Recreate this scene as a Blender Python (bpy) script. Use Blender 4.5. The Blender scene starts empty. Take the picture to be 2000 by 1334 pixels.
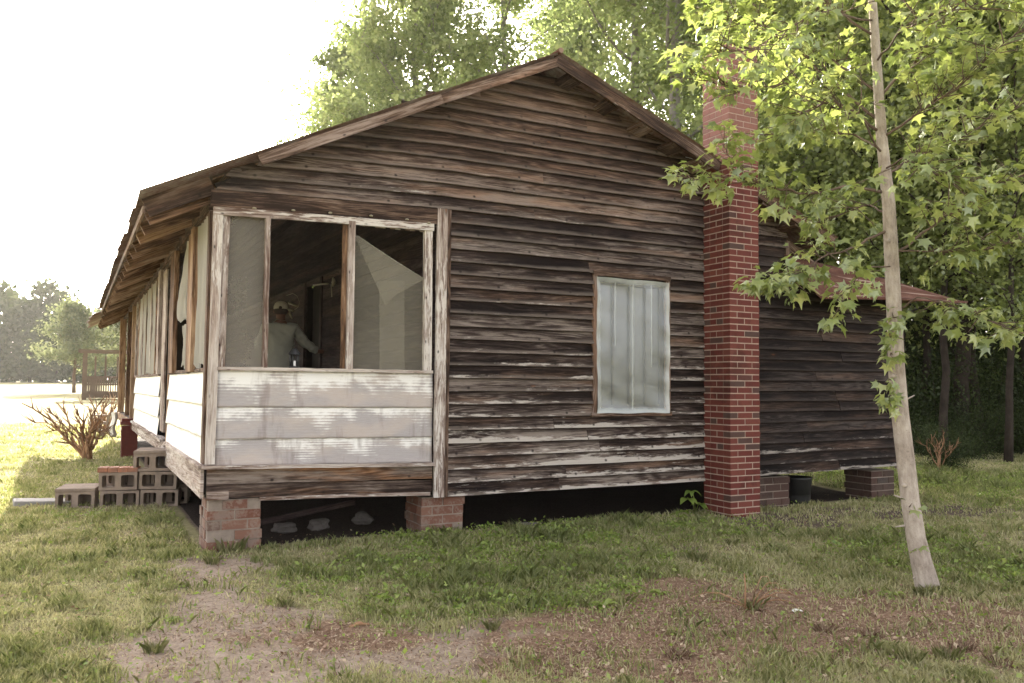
import bpy, math, random
import numpy as np
from mathutils import Vector as V

random.seed(7); RG = np.random.default_rng(11)
sc = bpy.context.scene
# ------------------------------------------------------------------ camera
FPX = 1620.0; TH = math.radians(27.85); PIT = math.atan(85.7/FPX); RHO = .009
CAM = np.array([-.99, -7.2, 1.38])
F0 = np.array([math.sin(TH), math.cos(TH), 0]); R0 = np.array([math.cos(TH), -math.sin(TH), 0]); ZZ = np.array([0, 0, 1.])
FW = F0*math.cos(PIT)+ZZ*math.sin(PIT); U0 = -F0*math.sin(PIT)+ZZ*math.cos(PIT)
CX = R0*math.cos(RHO)+U0*math.sin(RHO); CU = -R0*math.sin(RHO)+U0*math.cos(RHO)
from mathutils import Matrix
cd = bpy.data.cameras.new('camera'); co = bpy.data.objects.new('camera', cd); sc.collection.objects.link(co)
cd.lens = 36*FPX/2000; cd.sensor_width = 36; cd.clip_start = .05; cd.clip_end = 2000
M4 = Matrix(((CX[0], CU[0], -FW[0], CAM[0]), (CX[1], CU[1], -FW[1], CAM[1]), (CX[2], CU[2], -FW[2], CAM[2]), (0, 0, 0, 1)))
co.matrix_world = M4; sc.camera = co

def P(px, py, ax, v):            # photo pixel -> point on the plane  axis = v
    d = FW+(px-1000)/FPX*CX+(667-py)/FPX*CU
    return V(CAM+d*((v-CAM[ax])/d[ax]))
def PT(px, py, t):               # photo pixel -> point at depth t
    d = FW+(px-1000)/FPX*CX+(667-py)/FPX*CU
    return V(CAM+d*t)

# ------------------------------------------------------------------ light
SUN_EL = math.radians(24); SUN_AZ = math.radians(9)      # az from +y toward +x
w = bpy.data.worlds.new('World'); sc.world = w; w.use_nodes = True
nt = w.node_tree; nt.nodes.clear()
o_ = nt.nodes.new('ShaderNodeOutputWorld'); bg = nt.nodes.new('ShaderNodeBackground'); sk = nt.nodes.new('ShaderNodeTexSky')
sk.sky_type = 'NISHITA'; sk.sun_disc = False; sk.sun_elevation = SUN_EL; sk.sun_rotation = SUN_AZ
sk.air_density = 1.0; sk.dust_density = 3.5; sk.ozone_density = 1.0
bg.inputs[1].default_value = .15
hz_ = nt.nodes.new('ShaderNodeRGBToBW'); nt.links.new(sk.outputs[0], hz_.inputs[0])
tn = nt.nodes.new('ShaderNodeMix'); tn.data_type = 'RGBA'; tn.blend_type = 'MULTIPLY'; tn.inputs[0].default_value = 1; nt.links.new(hz_.outputs[0], tn.inputs[6]); tn.inputs[7].default_value = (1.07, .985, .91, 1)
mx = nt.nodes.new('ShaderNodeMix'); mx.data_type = 'RGBA'; mx.inputs[0].default_value = .8; nt.links.new(sk.outputs[0], mx.inputs[6]); nt.links.new(tn.outputs[2], mx.inputs[7])
nt.links.new(mx.outputs[2], bg.inputs[0]); nt.links.new(bg.outputs[0], o_.inputs[0])
sl = bpy.data.lights.new('sun', 'SUN'); so = bpy.data.objects.new('sun', sl); sc.collection.objects.link(so)
sl.energy = 4.5; sl.angle = math.radians(.6); sl.color = (1, .93, .80)
sd = V((math.sin(SUN_AZ)*math.cos(SUN_EL), math.cos(SUN_AZ)*math.cos(SUN_EL), math.sin(SUN_EL)))
so.rotation_euler = sd.to_track_quat('Z', 'Y').to_euler(); so.location = (0, 0, 30)
sc.view_settings.view_transform = 'Standard'; sc.view_settings.look = 'None'
sc.view_settings.exposure = 2.7; sc.view_settings.gamma = 1
sc.cycles.max_bounces = 8; sc.cycles.transparent_max_bounces = 16; sc.cycles.volume_bounces = 1
sc.cycles.use_denoising = True

# ------------------------------------------------------------------ object helpers
COL = sc.collection
def tag(o, label=None, cat=None, group=None, kind=None):
    if label: o['label'] = label
    if cat: o['category'] = cat
    if group: o['group'] = group
    if kind: o['kind'] = kind
    return o
def empty(name, loc, label, cat, group=None, rz=0):
    o = bpy.data.objects.new(name, None); COL.objects.link(o); o.location = loc; o.rotation_euler = (0, 0, rz)
    o.empty_display_size = .2
    return tag(o, label, cat, group)
def copy_tree(o, parent=None):
    c = o.copy(); COL.objects.link(c); c.parent = parent
    for ch in list(o.children): copy_tree(ch, c)
    return c

class MB:
    def __init__(s): s.v = []; s.f = []; s.uv = []; s.c = []; s.sm = []
    def face(s, idx, uv=None, col=None, sm=False):
        s.f.append(tuple(idx)); n = len(idx)
        s.uv.extend(uv if uv else [(0, 0)]*n); s.c.extend([col]*n if (col is not None and not isinstance(col, list)) else (col if col else [(0, 0, .5, 1)]*n)); s.sm.append(sm)
    def build(s, name, mat, parent=None, off=None):
        me = bpy.data.meshes.new(name)
        vs = s.v if off is None else [(a[0]-off[0], a[1]-off[1], a[2]-off[2]) for a in s.v]
        me.from_pydata([tuple(a) for a in vs], [], s.f)
        ul = me.uv_layers.new(name='UVMap'); ul.data.foreach_set('uv', np.array(s.uv, 'f').ravel())
        ca = me.color_attributes.new(name='bcol', type='FLOAT_COLOR', domain='CORNER'); ca.data.foreach_set('color', np.array(s.c, 'f').ravel())
        me.polygons.foreach_set('use_smooth', s.sm)
        me.materials.append(mat); me.update()
        o = bpy.data.objects.new(name, me); COL.objects.link(o)
        if parent is not None: o.parent = parent
        return o
    # a plank following a polyline; wd = width direction, td = thickness direction
    def plank(s, pts, wd, td, W, T, seg=1, wob=0., r=None, sk0=0., sk1=0., tapw=None, endj=0.):
        pts = [V(p) for p in pts]; wd = V(wd); td = V(td)
        P_ = [pts[0]]
        for a, b in zip(pts, pts[1:]):
            for k in range(1, seg+1): P_.append(a.lerp(b, k/seg))
        n = len(P_); r1 = random.random() if r is None else r; r2 = random.random(); off = random.random()*40; voff = random.random()*9
        base = len(s.v); L = 0; us = []
        for i, p in enumerate(P_):
            if i: L += (p-P_[i-1]).length
            us.append(L+off)
            al = (P_[-1]-P_[0]).normalized(); kk = i/(n-1)
            sk = sk0*(1-kk)**6 if i == 0 else (sk1 if i == n-1 else 0)
            if i == 0: sk = sk0
            Wc = W*(1 if tapw is None else (1+(tapw-1)*kk))
            jo = td*random.uniform(-wob, wob)*.6; j1 = random.uniform(-wob, wob); j2 = random.uniform(-wob, wob)
            for (a, b) in ((-1, -1), (1, -1), (1, 1), (-1, 1)):
                q = p+wd*(a*Wc/2+(j1 if a < 0 else j2)*.5)+td*(b*T/2)+jo
                if a > 0: q = q+al*sk
                s.v.append(q)
        for i in range(n-1):
            u0, u1 = us[i], us[i+1]; A = base+4*i; B = A+4
            for (k, l, va, vb) in ((0, 1, 0, 1), (1, 2, 1, 1), (2, 3, 1, 0), (3, 0, 0, 0)):
                w0 = voff+va*W; w1 = voff+vb*W
                if va == vb: w1 = w0+T
                s.face((A+k, A+l, B+l, B+k), [(u0, w0), (u0, w1), (u1, w1), (u1, w0)],
                       [(r1, r2, va, 1), (r1, r2, vb, 1), (r1, r2, vb, 1), (r1, r2, va, 1)])
        for A, rev in ((base, True), (base+4*(n-1), False)):
            idx = (A, A+1, A+2, A+3)
            s.face(idx[::-1] if rev else idx, [(off, voff), (off+T, voff+W), (off+T, voff+W), (off, voff)], (r1, r2, .5, 1))
    def box(s, lo, hi, col=None, uvs=1.0):
        b = len(s.v); x0, y0, z0 = lo; x1, y1, z1 = hi
        s.v += [(x0, y0, z0), (x1, y0, z0), (x1, y1, z0), (x0, y1, z0), (x0, y0, z1), (x1, y0, z1), (x1, y1, z1), (x0, y1, z1)]
        col = col or (random.random(), random.random(), .5, 1); o = random.random()*10
        for f, d in (((0, 3, 2, 1), (x1-x0, y1-y0)), ((4, 5, 6, 7), (x1-x0, y1-y0)), ((0, 1, 5, 4), (x1-x0, z1-z0)), ((1, 2, 6, 5), (y1-y0, z1-z0)), ((2, 3, 7, 6), (x1-x0, z1-z0)), ((3, 0, 4, 7), (y1-y0, z1-z0))):
            a, c = d; s.face([b+i for i in f], [(o, o), (o+a, o), (o+a, o+c), (o, o+c)], col)
    def tube(s, pts, rad, n=8, sm=True, r=None, cap=True):
        pts = [V(p) for p in pts]; b = len(s.v); r1 = random.random() if r is None else r; off = random.random()*9; L = off
        up = V((0, 0, 1))
        for i, p in enumerate(pts):
            d = (pts[min(i+1, len(pts)-1)]-pts[max(i-1, 0)]).normalized()
            a = d.cross(up if abs(d.z) < .9 else V((1, 0, 0))).normalized(); c = d.cross(a)
            rr = rad[i] if hasattr(rad, '__len__') else rad
            for k in range(n):
                t = 2*math.pi*k/n; s.v.append(p+a*math.cos(t)*rr+c*math.sin(t)*rr)
        for i in range(len(pts)-1):
            l = (pts[i+1]-pts[i]).length
            rr = rad[i] if hasattr(rad, '__len__') else rad
            for k in range(n):
                k2 = (k+1) % n; A = b+i*n; B = A+n
                s.face((A+k, A+k2, B+k2, B+k), [(L, rr*6.28*k/n), (L, rr*6.28*(k+1)/n), (L+l, rr*6.28*(k+1)/n), (L+l, rr*6.28*k/n)], (r1, .5, .5, 1), sm)
            L += l
        if cap:
            s.face([b+k for k in range(n)][::-1], None, (r1, .5, .5, 1)); s.face([b+(len(pts)-1)*n+k for k in range(n)], None, (r1, .5, .5, 1))
    def lathe(s, prof, c, n=20, r=.5):
        b = len(s.v)
        for (rr, z) in prof:
            for k in range(n):
                t = 2*math.pi*k/n; s.v.append((c[0]+rr*math.cos(t), c[1]+rr*math.sin(t), c[2]+z))
        for i in range(len(prof)-1):
            for k in range(n):
                k2 = (k+1) % n; s.face((b+i*n+k, b+i*n+k2, b+(i+1)*n+k2, b+(i+1)*n+k), None, (r, .5, .5, 1), True)

def fast_mesh(name, verts, faces, mat, cols=None, parent=None, smooth=False):
    """verts (N,3) ndarray, faces (M,k) ndarray, cols per-face (M,) random value"""
    me = bpy.data.meshes.new(name); N = len(verts); Mf, k = faces.shape
    me.vertices.add(N); me.vertices.foreach_set('co', verts.astype('f').ravel())
    me.loops.add(Mf*k); me.loops.foreach_set('vertex_index', faces.astype('i').ravel())
    me.polygons.add(Mf); me.polygons.foreach_set('loop_start', np.arange(0, Mf*k, k, dtype='i')); me.polygons.foreach_set('loop_total', np.full(Mf, k, 'i'))
    if smooth: me.polygons.foreach_set('use_smooth', np.ones(Mf, bool))
    me.update(calc_edges=True)
    if cols is not None:
        ca = me.color_attributes.new(name='bcol', type='FLOAT_COLOR', domain='CORNER')
        c = np.ones((Mf, k, 4), 'f'); c[:, :, :cols.shape[1]] = cols[:, None, :]
        ca.data.foreach_set('color', c.ravel())
    me.materials.append(mat)
    o = bpy.data.objects.new(name, me); COL.objects.link(o)
    if parent is not None: o.parent = parent
    return o

# ------------------------------------------------------------------ node helpers
class NG:
    def __init__(s, name):
        s.m = bpy.data.materials.new(name); s.m.use_nodes = True; s.t = s.m.node_tree; s.t.nodes.clear()
        s.out = s.t.nodes.new('ShaderNodeOutputMaterial')
    def n(s, typ, ins=None, **kw):
        nd = s.t.nodes.new('ShaderNode'+typ)
        for k, v in kw.items(): setattr(nd, k, v)
        for k, v in (ins or {}).items():
            if isinstance(v, bpy.types.NodeSocket): s.t.links.new(v, nd.inputs[k])
            else: nd.inputs[k].default_value = v
        return nd
    def math(s, op, a, b=0., c=None):
        i = {0: a, 1: b}
        if c is not None: i[2] = c
        return s.n('Math', i, operation=op).outputs[0]
    def mul(s, a, b): return s.math('MULTIPLY', a, b)
    def add(s, a, b): return s.math('ADD', a, b)
    def sstep(s, x, a, b, lo=0., hi=1.):
        return s.n('MapRange', {0: x, 1: a, 2: b, 3: lo, 4: hi}, interpolation_type='SMOOTHSTEP').outputs[0]
    def mr(s, x, a, b, lo=0., hi=1.):
        return s.n('MapRange', {0: x, 1: a, 2: b, 3: lo, 4: hi}).outputs[0]
    def mix(s, f, a, b, bt='MIX'):
        def c(x): return (*x, 1) if isinstance(x, tuple) and len(x) == 3 else x
        nd = s.n('Mix', None, data_type='RGBA', blend_type=bt)
        for k, v in ((0, f), (6, c(a)), (7, c(b))):
            if isinstance(v, bpy.types.NodeSocket): s.t.links.new(v, nd.inputs[k])
            else: nd.inputs[k].default_value = v
        return nd.outputs[2]
    def noise(s, vec, scale, detail=4, rough=.55, dist=0.):
        return s.n('TexNoise', {'Vector': vec, 'Scale': scale, 'Detail': detail, 'Roughness': rough, 'Distortion': dist}).outputs[0]
    def vec(s, x, y, z=0.): return s.n('CombineXYZ', {0: x, 1: y, 2: z}).outputs[0]
    def ramp(s, f, stops):
        nd = s.n('ValToRGB', {0: f}); e = nd.color_ramp.elements
        while len(e) < len(stops): e.new(.5)
        for k, (p, c) in enumerate(stops): e[k].position = p; e[k].color = (*c, 1)
        return nd.outputs[0]
    def uv(s):
        sp = s.n('SeparateXYZ', {0: s.n('UVMap').outputs[0]}); return sp.outputs[0], sp.outputs[1]
    def bcol(s):
        sp = s.n('SeparateColor', {0: s.n('Attribute', attribute_name='bcol').outputs[0]}); return sp.outputs[0], sp.outputs[1], sp.outputs[2]
    def pos(s): 
        g = s.n('NewGeometry').outputs[0]; sp = s.n('SeparateXYZ', {0: g}); return g, sp.outputs[0], sp.outputs[1], sp.outputs[2]
    def fin(s, sh): s.t.links.new(sh, s.out.inputs[0]); return s.m
    def pbsdf(s, col, rough=.8, bump=None, bstr=.4, bdist=.01, spec=.3, metal=0.):
        i = {'Roughness': rough, 'Specular IOR Level': spec, 'Metallic': metal}
        i['Base Color'] = (*col, 1) if isinstance(col, tuple) and len(col) == 3 else col
        if bump is not None:
            i['Normal'] = s.n('Bump', {'Strength': bstr, 'Distance': bdist, 'Height': bump}).outputs[0]
        return s.n('BsdfPrincipled', i).outputs[0]

def wood(name, dark, mid, light, paint=None, pthr=.62, pz=None, lowedge=.16, knots=.5, rust=0., nails=True, grainc=.5, warm=(.13, .075, .048), warmz=None, warmk=.75, edge=0.):
    g = NG(name); u, v = g.uv(); r, r2, b = g.bcol(); pos, X, Y, Z = g.pos()
    ro = g.mul(r, 37.)
    wv = g.vec(g.mul(u, 1.1), g.mul(v, 9.), ro)
    warp = g.noise(wv, 1.0, 3, .5)
    fine = g.noise(g.vec(g.mul(u, 8.), g.mul(v, 150.), ro), 1.0, 6, .7)
    ringsrc = g.noise(g.vec(g.mul(u, .55), g.mul(v, 7.), ro), 1.0, 2, .45)
    ring = g.math('SINE', g.mul(ringsrc, 95.)); ring = g.mr(ring, -1, 1)
    streak = g.noise(g.vec(g.mul(u, 2.3), g.mul(v, 34.), ro), 1.0, 7, .72)
    big = g.noise(g.vec(g.mul(u, .9), g.mul(v, 4.5), ro), 1.0, 5, .68)
    val = g.add(g.add(g.mul(fine, .60), g.mul(ring, .13)), g.add(g.mul(streak, .55), g.mul(g.math('SUBTRACT', big, .5), .95)))
    val = g.add(val, g.mul(g.math('SUBTRACT', r2, .5), .22))
    val = g.math('SUBTRACT', val, .17)
    base = g.ramp(val, [(.30, dark), (.49, mid), (.69, light)])
    wm = g.sstep(g.noise(g.vec(g.mul(u, .7), g.mul(v, 6.), g.add(ro, 5.)), 1., 4, .6), .48, .72)
    if warmz: wm = g.add(wm, g.sstep(Z, warmz[0], warmz[1], 0., .75))
    wcol = g.mix(g.mr(val, .3, .75), tuple(x*.25 for x in warm), tuple(x*1.9 for x in warm))
    wm = g.mul(g.math('MINIMUM', wm, .85), warmk)
    col = g.mix(wm, base, wcol)
    if edge:  # lap shade and lit lower edge put into board colour, over stain and bleaching
        en = g.noise(g.vec(g.mul(u, 1.3), g.mul(v, 5.), g.add(ro, 9.)), 1., 3, .6)
        col = g.mix(g.mul(g.sstep(g.add(b, g.mul(g.math('SUBTRACT', en, .5), .7)), .52, .95), edge), col, (.020, .013, .012))
        col = g.mix(g.mul(g.sstep(g.add(b, g.mul(g.math('SUBTRACT', en, .5), .5)), .32, .06), edge*.5), col, g.mix(fine, tuple(x*.7 for x in light), tuple(x*1.25 for x in light)))
    # knots
    if knots:
        vo = g.n('TexVoronoi', {'Vector': g.vec(g.mul(u, 1.15), g.mul(v, 3.2), ro), 'Scale': 1.0, 'Randomness': 1.0})
        kd = vo.outputs['Distance']; km = g.sstep(kd, .11, .03); kr = g.sstep(kd, .05, .015)
        col = g.mix(g.mul(km, knots), col, (.022, .013, .009)); col = g.mix(g.mul(kr, knots*g_kn), col, (.22, .085, .03))
    if paint:
        pn = g.noise(g.vec(g.mul(u, 5.5), g.mul(v, 40.), ro), 1., 6, .68)
        pl = g.noise(g.vec(g.mul(u, .55), g.mul(v, 4.), g.add(ro, 3.)), 1., 2, .5)
        bias = g.mul(g.sstep(b, .55, .05), lowedge)
        s_ = g.add(g.add(g.mul(pn, .62), g.mul(pl, .5)), bias)
        if pz: s_ = g.add(s_, g.mr(Z, pz[0], pz[1], pz[2], pz[3]))
        pm = g.sstep(s_, pthr, pthr+.07)
        pc = g.mix(fine, tuple(x*.72 for x in paint), tuple(min(1, x*1.15) for x in paint))
        col = g.mix(g.mul(pm, .88), col, pc)
    if nails:
        fu = g.math('FRACT', g.math('DIVIDE', g.add(u, g.mul(r2, .1)), .41)); du = g.mul(g.math('ABSOLUTE', g.math('SUBTRACT', fu, .5)), .41)
        dv = g.mul(g.math('ABSOLUTE', g.math('SUBTRACT', b, .2)), .10)
        d = g.math('SQRT', g.add(g.mul(g.mul(du, du), .35), g.mul(dv, dv)))
        col = g.mix(g.mul(g.sstep(d, .014, .003, 0., .85), g.sstep(g.noise(g.vec(g.mul(u, 1.7), 0., ro), 1.3, 2), .46, .56)), col, (.012, .009, .008))
    bump = g.add(g.mul(fine, .7), g.add(g.mul(streak, .6), g.mul(ring, .2)))
    return g.fin(g.pbsdf(col, .85, bump, .55, .004, .15))
g_kn = .75
M = {}
M['clap'] = wood('weathered_clapboard', (.0080, .0050, .0046), (.042, .029, .0245), (.20, .165, .143), paint=(.44, .40, .36), pthr=.715, pz=(.4, 2.9, .10, -.09), lowedge=.13, warmz=(2.9, 4.0), warmk=.8, edge=.95)
M['clapd'] = wood('shaded_stained_clapboard', (.005, .0035, .0035), (.016, .0115, .0105), (.065, .052, .046), paint=(.30, .27, .24), pthr=.74, pz=(.4, 1.5, .11, -.22), lowedge=.12, warmk=.4, edge=.8)  # darker copy for the rear wall: awning and tree shade put into its colour
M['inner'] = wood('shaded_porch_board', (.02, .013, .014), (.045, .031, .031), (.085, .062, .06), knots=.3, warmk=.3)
M['trim'] = wood('pale_worn_trim', (.10, .06, .045), (.30, .245, .215), (.50, .45, .41), paint=(.62, .58, .54), pthr=.60, lowedge=0, knots=.6, warm=(.17, .09, .055), warmk=.6)
M['trimd'] = wood('brown_worn_trim', (.025, .015, .012), (.11, .07, .05), (.26, .20, .17), paint=(.42, .37, .33), pthr=.76, lowedge=.10, knots=.5, warm=(.16, .085, .05), warmk=.7)
M['warm'] = wood('warm_brown_lumber', (.05, .026, .015), (.19, .11, .065), (.36, .25, .16), knots=.5, warm=(.19, .10, .055))
M['skirt'] = wood('stained_skirt_board', (.02, .013, .011), (.085, .06, .048), (.22, .18, .155), knots=.6, paint=(.48, .43, .38), pthr=.80, lowedge=.1, warm=(.24, .10, .03))

def m_brick(name, c0, c1, dk, wash=0.):
    g = NG(name); r, r2, b = g.bcol(); pos, X, Y, Z = g.pos()
    n1 = g.noise(pos, 45., 5, .6); n2 = g.noise(pos, 2.2, 5, .68)
    col = g.mix(g.mr(r, 0., 1.), c0, c1); col = g.mix(g.sstep(r2, .88, .95, 0., .8), col, dk)
    col = g.mix(g.sstep(n1, .55, .75, 0., .45), col, tuple(x*.45 for x in c0))
    col = g.mix(g.sstep(n2, .50, .66, 0., .75), col, tuple(x*.38 for x in c1))
    if name == 'red_brick': col = g.mix(g.sstep(Z, 3.75, 3.95, 0., .55), col, g.mix(n1, (.20, .085, .065), (.38, .22, .18)))  # sky glow put into the paler, weathered brick above the roof
    if wash: col = g.mix(g.mul(g.sstep(g.add(g.mul(n2, .85), g.mul(n1, .35)), .56, .66), wash), col, (.27, .225, .19))
    return g.fin(g.pbsdf(col, .8, n1, .5, .004, .2))
M['brick'] = m_brick('red_brick', (.105, .024, .019), (.145, .042, .031), (.058, .043, .037))
M['brick2'] = m_brick('old_pier_brick', (.13, .055, .038), (.18, .095, .068), (.11, .075, .06), .45)
M['brickl'] = m_brick('loose_red_brick', (.26, .09, .05), (.34, .14, .08), (.20, .09, .06), .2)
M['brickd'] = m_brick('dark_pier_brick', (.045, .026, .021), (.075, .042, .034), (.04, .035, .033), .1)
g = NG('mortar'); pos = g.pos()[0]
M['mortar'] = g.fin(g.pbsdf(g.mix(g.noise(pos, 12., 5, .6), (.20, .14, .11), (.52, .41, .34)), .9, g.noise(pos, 60., 3), .5, .004))
M['mortard'] = NG('dirty_mortar'); g = M['mortard']; pos = g.pos()[0]
M['mortard'] = g.fin(g.pbsdf(g.mix(g.noise(pos, 9., 5, .6), (.10, .075, .06), (.34, .285, .24)), .9, g.noise(pos, 60., 3), .5, .004))

# stained ribbed panels
g = NG('stained_ribbed_panel'); u, v = g.uv(); r, r2, b = g.bcol(); pos = g.pos()[0]
lines = g.mr(g.math('SINE', g.mul(v, 2*math.pi/.0235)), -1, 1)
nn = g.noise(g.vec(g.mul(u, 1.6), g.mul(v, 2.2), g.mul(r, 9.)), 1.6, 5, .62)
ns = g.noise(g.vec(g.mul(u, 14.), g.mul(v, 160.), r), 1., 4, .7)
nd = g.noise(g.vec(g.mul(u, 5.), g.mul(v, 1.0), r), 1.3, 4, .6)
hl = g.noise(g.vec(g.mul(u, 2.2), g.mul(v, 150.), r), 1., 5, .7)
rb = g.sstep(g.math('SINE', g.mul(v, 2*math.pi/.0235)), -.2, .9)
msk = g.add(g.add(g.mul(nn, .95), g.mul(g.math('SUBTRACT', b, .5), .30)), g.add(g.mul(g.math('SUBTRACT', hl, .5), .38), g.mul(g.math('SUBTRACT', rb, .5), .07)))
base_ = g.mix(g.sstep(g.noise(g.vec(g.mul(u, 1.3), g.mul(v, 4.), g.mul(r, 5.)), 1.2, 4), .4, .62), (.31, .285, .285), (.40, .34, .305))
base_ = g.mix(g.mr(ns, .3, .7, 0., .5), base_, (.46, .43, .42))
col = g.mix(g.sstep(msk, .49, .63), base_, (.74, .73, .71))
col = g.mix(g.mul(g.sstep(nd, .54, .70, 0., .75), g.mr(hl, .3, .7, .5, 1.)), col, (.185, .145, .13))
M['panel'] = g.fin(g.pbsdf(col, .55, g.mul(lines, 1.), .12, .004, .3))
g = NG('white_ribbed_panel'); u, v = g.uv(); 
lines = g.mr(g.math('SINE', g.mul(v, 2*math.pi/.0235)), -1, 1)
col = g.mix(g.sstep(g.noise(g.vec(g.mul(u, 1.4), g.mul(v, 3.), 0.), 2., 4, .6), .45, .7, 0., .6), (.80, .79, .77), (.60, .57, .55))
M['panelw'] = g.fin(g.pbsdf(col, .5, lines, .25, .004, .3))

# metal roofs
g = NG('rusted_roof_metal'); pos, X, Y, Z = g.pos()
n = g.noise(pos, 2.2, 6, .65); n2 = g.noise(pos, 30., 4, .6)
col = g.ramp(g.add(g.mul(n, .75), g.mul(n2, .25)), [(.33, (.08, .04, .03)), (.46, (.15, .085, .062)), (.56, (.22, .17, .145)), (.68, (.34, .31, .29))])
M['roof'] = g.fin(g.pbsdf(col, .6, n2, .2, .003, .4, .15))
g = NG('red_rust_metal'); pos, X, Y, Z = g.pos(); u, v = g.uv()
n = g.noise(g.vec(g.mul(u, .8), g.mul(v, 6.), 0.), 2., 6, .65); n2 = g.noise(pos, 50., 4, .6)
col = g.ramp(g.add(g.mul(n, .75), g.mul(n2, .25)), [(.3, (.045, .018, .011)), (.48, (.085, .034, .022)), (.6, (.13, .062, .042)), (.72, (.24, .17, .14))])
st_ = g.math('POWER', g.math('MAXIMUM', g.math('COSINE', g.mul(g.add(g.mul(v, 6.), g.mul(u, .2)), 2*math.pi)), 0.), 16.)
col = g.mix(g.mul(st_, g.sstep(n, .42, .58, .1, .8)), col, (.36, .27, .22))
M['rust'] = g.fin(g.pbsdf(col, .8, n2, .2, .003, .15, 0.))

def flat(name, col, rough=.7, var=.3, scale=8., spec=.3, metal=0., bstr=.3):
    g = NG(name); g_, X, Y, Z = g.pos(); n = g.noise(g_, scale, 5, .6)
    c = g.mix(n, tuple(x*(1-var) for x in col), tuple(min(1, x*(1+var)) for x in col))
    return g.fin(g.pbsdf(c, rough, g.noise(g_, scale*8, 4, .6), bstr, .003, spec, metal))
M['cmu'] = flat('concrete_block', (.235, .185, .15), .95, .55, 9., .1, bstr=.8)
M['slab'] = flat('grey_slab', (.24, .23, .22), .9, .25, 6.)
M['dark'] = flat('dark_void_board', (.018, .013, .012), .9, .5)
M['black'] = flat('black_metal', (.012, .012, .013), .45, .3, spec=.5)
M['white'] = flat('white_plastic', (.75, .74, .70), .5, .1)
M['redp'] = flat('red_painted_brick', (.12, .028, .02), .8, .45, 12.)
M['shirt'] = flat('grey_green_shirt', (.36, .36, .31), .95, .12, 30., .05)
M['cap'] = flat('cream_cap', (.5, .45, .34), .9, .1, 30., .05)
M['skin'] = flat('skin', (.16, .08, .055), .6, .1)
M['hair'] = flat('dark_hair', (.04, .028, .02), .8, .3)
M['jean'] = flat('dark_trousers', (.05, .055, .08), .9, .2)
M['rubble'] = flat('grey_rubble', (.09, .08, .075), .95, .4)
M['bone'] = flat('pale_fixture', (.30, .27, .20), .6, .2)
M['deadwood'] = wood('dead_branch_wood', (.08, .040, .022), (.28, .16, .09), (.48, .32, .20), knots=0, nails=False, warm=(.25, .12, .06))
M['farwood'] = flat('grey_brown_far_wood', (.11, .075, .052), .9, .35, 3.)

def bark(name, a, b, sc_=20.):
    g = NG(name); pos, X, Y, Z = g.pos(); u, v = g.uv()
    n = g.noise(g.vec(g.mul(u, .35), g.mul(v, 1.), 0.), sc_, 6, .7); n2 = g.noise(pos, 90., 4, .7); n3 = g.noise(pos, 5., 3, .5)
    lent = g.sstep(g.noise(g.vec(g.mul(u, 4.), g.mul(v, 1.), 3.), sc_*1.5, 3, .6), .62, .7)
    c = g.mix(g.mr(g.add(g.mul(n, .6), g.mul(n3, .5)), .35, .7), a, b); c = g.mix(g.mul(lent, .6), c, tuple(x*.35 for x in a))
    return g.fin(g.pbsdf(c, .9, g.add(g.mul(n, .6), g.mul(n2, .4)), .6, .006, .1))
M['bark'] = bark('sapling_bark', (.18, .14, .115), (.50, .44, .38), 34.)
M['barkb'] = bark('brown_branch_bark', (.07, .048, .036), (.19, .14, .11), 30.)
M['barkg'] = bark('grey_tree_bark', (.12, .11, .10), (.27, .25, .23), 12.)
M['barkd'] = bark('dark_tree_bark', (.018, .014, .012), (.05, .04, .033), 12.)

def leaf(name, c0, c1, c2, tr=.45, gloss=.06):
    g = NG(name); r, r2, b = g.bcol()
    c = g.ramp(r, [(0., c0), (.5, c1), (1., c2)])
    d = g.n('BsdfDiffuse', {'Color': c}).outputs[0]
    tc = g.mix(1., c, (1.15, 1.15, .60), 'MULTIPLY')
    t = g.n('BsdfTranslucent', {'Color': g.mix(.5, c, tc)}).outputs[0]
    gl = g.n('BsdfGlossy', {'Color': (.8, .85, .8, 1), 'Roughness': .38}).outputs[0]
    m = g.n('MixShader', {0: tr, 1: d, 2: t}).outputs[0]
    m = g.n('MixShader', {0: gloss, 1: m, 2: gl}).outputs[0]
    return g.fin(m)
M['leafs'] = leaf('maple_like_leaf', (.15, .20, .055), (.26, .315, .09), (.43, .46, .17), .5, .11)
M['leafy'] = leaf('pale_yellow_green_leaf', (.15, .19, .085), (.22, .27, .12), (.33, .36, .18), .55, .02)
M['leafm'] = leaf('mid_green_leaf', (.11, .145, .045), (.22, .265, .085), (.38, .42, .16), .6, .05)
M['leafd'] = leaf('dark_green_leaf', (.03, .045, .014), (.05, .08, .022), (.085, .12, .035), .4, .03)
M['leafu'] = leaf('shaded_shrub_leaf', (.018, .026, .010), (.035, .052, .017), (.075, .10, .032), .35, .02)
M['leafp'] = leaf('hazy_pale_leaf', (.10, .12, .07), (.15, .17, .095), (.22, .235, .14), .45, .02)
M['leaff'] = leaf('far_wood_leaf', (.035, .045, .022), (.055, .07, .033), (.085, .10, .05), .3, .0)
M['grass'] = leaf('grass_blade', (.13, .16, .05), (.28, .285, .125), (.50, .46, .28), .35, .03)
M['weed'] = leaf('weed_leaf', (.13, .20, .04), (.23, .31, .065), (.33, .39, .12), .45, .03)
M['straw'] = leaf('dry_straw', (.12, .07, .05), (.28, .18, .13), (.52, .42, .30), .15, .02)

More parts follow.
